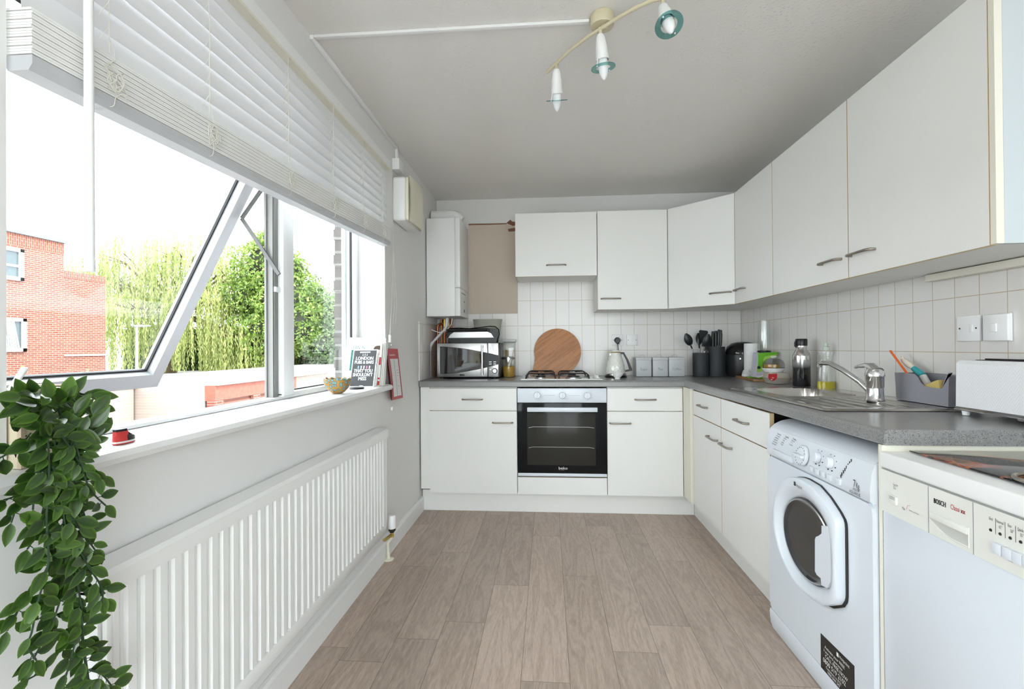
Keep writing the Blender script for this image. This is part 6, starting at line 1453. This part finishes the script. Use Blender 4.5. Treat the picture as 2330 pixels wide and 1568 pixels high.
# toy trainer
a = at(270, 1013, 'z', .9515); b = at(324, 1000, 'z', .9515); d = (b-a); d.z = 0; LN = .050; d.normalize(); sd_ = V((-d.y, d.x, 0))*-1
tn = thing('toy_trainer', a, 'tiny red, black and white toy trainer shoe on the sill behind the plant', 'toy shoe')
org = a+sd_*-.010
def sec_(t_, z): # half width at length t_ and height factor
    return (.0085+.004*math.sin(math.pi*min(1, t_*1.05)))*(1-.25*z)
def shoe(m, zlo, zhi, t0, t1, sc=1., nz=3, nt_=14):
    vs = []
    rings = []
    for j in range(nz+1):
        f = j/nz
        pts = []
        for k in range(nt_): t_ = t0+(t1-t0)*k/(nt_-1); pts.append((t_, 1))
        for k in range(nt_): t_ = t1-(t1-t0)*k/(nt_-1); pts.append((t_, -1))
        r = []
        for t_, s2 in pts:
            zl = zlo(t_); zh = zhi(t_); z = zl+(zh-zl)*f
            e_ = max(.0, 1-((t_-.5)/.52)**6)
            r.append(org+d*(t_*LN)+sd_*s2*sec_(t_, z/.03)*sc*e_**.5+V((0, 0, z)))
        vs += r
    k_ = 2*nt_
    m.add(vs, [(j*k_+i, j*k_+(i+1) % k_, (j+1)*k_+(i+1) % k_, (j+1)*k_+i) for j in range(nz) for i in range(k_)]+[list(range(k_)), [nz*k_+i for i in range(k_)]], 0, True); return m
shoe(MB(), lambda t: .0002, lambda t: .0022, 0, 1, 1.06).build('red_sole', mat('toy red', (.62, .04, .04), .4), tn)
shoe(MB(), lambda t: .0022, lambda t: .0058, 0, 1, 1.05).build('white_midsole', 'white', tn)
up = lambda t: .030-.002*t if t < .45 else .029-.019*((t-.45)/.55)**.8
shoe(MB(), lambda t: .0058, lambda t: min(up(t), .018+.0*t), 0, .42, 1.0).build('heel', mat('toy red', (.62, .04, .04), .4), tn)
shoe(MB(), lambda t: .0058, lambda t: max(.0062, min(up(t), .016)), .42, 1, .98).build('toe', 'black', tn)
shoe(MB(), lambda t: .018, lambda t: .0265, .02, .5, .93).build('ankle', mat('toy red', (.62, .04, .04), .4), tn)
shoe(MB(), lambda t: .0265, lambda t: .0315, .02, .46, .95).build('collar', 'black', tn)
shoe(MB(), lambda t: .016, lambda t: max(.0165, up(t)), .5, .92, .72).build('tongue', 'black', tn)

# ================================================================ potted trailing plant
pt = thing('potted_plant', (-.93, .79, .951), 'trailing green plant spilling from a cream box planter on the sill', 'plant')
M['cream2'] = mat('cream printed planter', (.62, .55, .40), .5); M['gold'] = mat('gold beige edge', (.56, .44, .33), .4, .2)
ptop = at(24, 885, 'x', -.893).z
px0_, px1_, py0_, py1_ = -.975, -.884, .7435, .835
po = MB().box(px0_, px1_, py0_, py1_, .9512, ptop-.004).build('planter', 'cream2', pt)
for q in ((px1_-.006, px1_+.0012, py0_-.0012, py0_+.0055, .9512, ptop), (px1_-.006, px1_+.0012, py1_-.0055, py1_+.0012, .9512, ptop),
          (px0_, px1_-.0061, py0_-.0012, py0_+.004, ptop-.006, ptop), (px0_, px1_-.0061, py1_-.004, py1_+.0012, ptop-.006, ptop)):
    bx(*q).build('gold_edge', 'gold', po)
def pf_(u, v): p = at(u, v, 'x', px1_+.0006); return (p.y, p.z)
bk = MB()
for blob in ([(62, 1060), (60, 1010), (66, 1003), (80, 1001), (92, 1006), (96, 1030), (92, 1050), (80, 1056)], [(84, 1046), (93, 1036), (96, 1043), (90, 1053)], [(40, 1000), (50, 994), (62, 990), (60, 993), (48, 999)], [(36, 1005), (40, 1025), (36, 1042), (31, 1030)]):
    bk.prism([pf_(*p) for p in blob], 'yz', px1_+.0002, px1_+.0010)
bk.build('black_print', mat('brown black print', (.02, .014, .012), .7), po)
a, b = at(24, 886, 'x', -.90), at(54, 842, 'x', -.90)
MB().tube([a+V((0, 0, -.03)), a, b], [.004, .0045, .0055], seg=10).ball(b, .0055).build('white_stick', 'white', pt)
M['vine'] = mat('dark green vine stem', (.018, .045, .02), .5)
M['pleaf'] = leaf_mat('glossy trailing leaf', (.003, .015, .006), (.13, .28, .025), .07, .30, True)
leaves = MB(); lt2 = []
def leaf(p, d, n, ln, light):
    d = d.normalized(); n = (n-d*n.dot(d)).normalized(); s2 = d.cross(n)
    o = len(leaves.v); W_ = ln*RN.uniform(.20, .27); cu = RN.uniform(-.2, .25)
    for i in range(7):
        t_ = i/6; w_ = W_*math.sin(math.pi*t_**.8)**.85 if 0 < i < 6 else .0
        c = p+d*ln*t_+n*(cu*ln*(t_*t_-t_)*-1)
        for j, s_ in enumerate((-1, -.5, 0, .5, 1)):
            leaves.v.append(c+s2*w_*s_+n*abs(s_)*w_*.28)
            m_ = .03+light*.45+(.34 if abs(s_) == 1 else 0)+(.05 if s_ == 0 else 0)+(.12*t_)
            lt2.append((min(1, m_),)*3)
    for i in range(6):
        for j in range(4): leaves.f.append([o+i*5+j, o+i*5+j+1, o+(i+1)*5+j+1, o+(i+1)*5+j]); leaves.m.append(0); leaves.s.append(True)
vines = [([(70, 985), (40, 1020), (0, 1042), (-30, 1060)], .825), ([(115, 1058), (62, 1098), (34, 1128), (8, 1138)], .838),
    ([(105, 950), (112, 1060), (106, 1180), (110, 1280), (86, 1370), (72, 1440), (62, 1468), (82, 1502)], .80), ([(150, 950), (150, 1100), (141, 1250), (150, 1300), (126, 1400), (76, 1500)], .815),
    ([(160, 970), (166, 1100), (160, 1200), (170, 1290), (185, 1380), (190, 1460), (206, 1575)], .80), ([(170, 1000), (200, 1105), (240, 1150)], .79), ([(160, 1175), (190, 1215), (215, 1250)], .79),
    ([(180, 1250), (203, 1292), (228, 1330), (234, 1358)], .785), ([(185, 1370), (186, 1450), (195, 1520), (206, 1580)], .82), ([(203, 1525), (232, 1535), (253, 1560)], .79), ([(130, 1100), (128, 1220), (98, 1310), (50, 1370), (36, 1400), (16, 1436)], .83),
    ([(185, 1385), (150, 1455), (112, 1515), (66, 1545)], .81), ([(140, 990), (188, 1060), (232, 1085)], .79), ([(125, 1000), (130, 1110), (128, 1190)], .81), ([(175, 1450), (150, 1540), (140, 1600)], .80),
    ([(140, 1240), (128, 1330), (120, 1400)], .82), ([(165, 1090), (185, 1150), (200, 1200)], .80), ([(95, 1040), (80, 1110), (75, 1160)], .83), ([(100, 1150), (85, 1210), (62, 1250)], .83),
    ([(175, 1290), (160, 1350), (165, 1400)], .81), ([(120, 1060), (140, 1140), (150, 1210)], .80), ([(60, 1130), (40, 1150), (25, 1190)], .84)]
vm_ = MB()
for pts, xx in vines:
    P3 = [at(u, v, 'x', -(xx+.0)) for u, v in pts]
    sm = []
    for a, b, c_, d_ in zip([P3[0]]+P3, P3, P3[1:], P3[2:]+[P3[-1]]):
        for q in (0, .25, .5, .75): sm.append(.5*((2*b)+(c_-a)*q+(2*a-5*b+4*c_-d_)*q*q+(-a+3*b-3*c_+d_)*q**3))
    sm.append(P3[-1]); vm_.tube(sm, .0014, seg=6)
    tot = 0; nxt = .006; side = 1
    for a, b in zip(sm, sm[1:]):
        seg_ = (b-a); Ls = seg_.length
        while tot+Ls > nxt:
            p = a+seg_*((nxt-tot)/Ls); dr2 = seg_.normalized()
            for rep in range(2 if RN.random() < .55 else 1):
                out = V((RN.uniform(-.1, .35), side*RN.uniform(.5, 1.1), RN.uniform(-.75, .45)))+dr2*RN.uniform(.1, .6)
                nr = V((1, RN.uniform(-.5, .1)-.5, RN.uniform(-.1, .6)))
                ln = RN.uniform(.026, .042); st = p+out.normalized()*.006
                vm_.tube([p, st], .0007, seg=5, caps=False); leaf(st, out, nr, ln, max(0, RN.gauss(.12, .16))); side = -side
            nxt += RN.uniform(.014, .023)
        tot += Ls
    leaf(sm[-1], (sm[-1]-sm[-2])+V((0, 0, -.002)), V((1, -.4, .2)), .036, .3)
# crown of leaves over the planter
pc_ = V((-.905, .79, ptop))
for k in range(150):
    u, v = RN.triangular(20, 240, 120), RN.uniform(895, 1015)
    xx = -RN.uniform(.79, .895); p = at(u, v, 'x', xx)
    out = V((RN.uniform(-.2, .5), (p.y-.765)*12+RN.uniform(-.6, .6), RN.uniform(-.5, .7))); ln = RN.uniform(.030, .046)
    leaf(p, out, V((.9, -.5, RN.uniform(-.2, 1.1))), ln, max(0, RN.gauss(.22, .22)))
    if k % 3 == 0: vm_.tube([pc_, pc_.lerp(p, .5)+V((.004, 0, .010)), p], .0009, seg=5)
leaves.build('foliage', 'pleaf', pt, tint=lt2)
vm_.build('vine_stems', 'vine', pt)
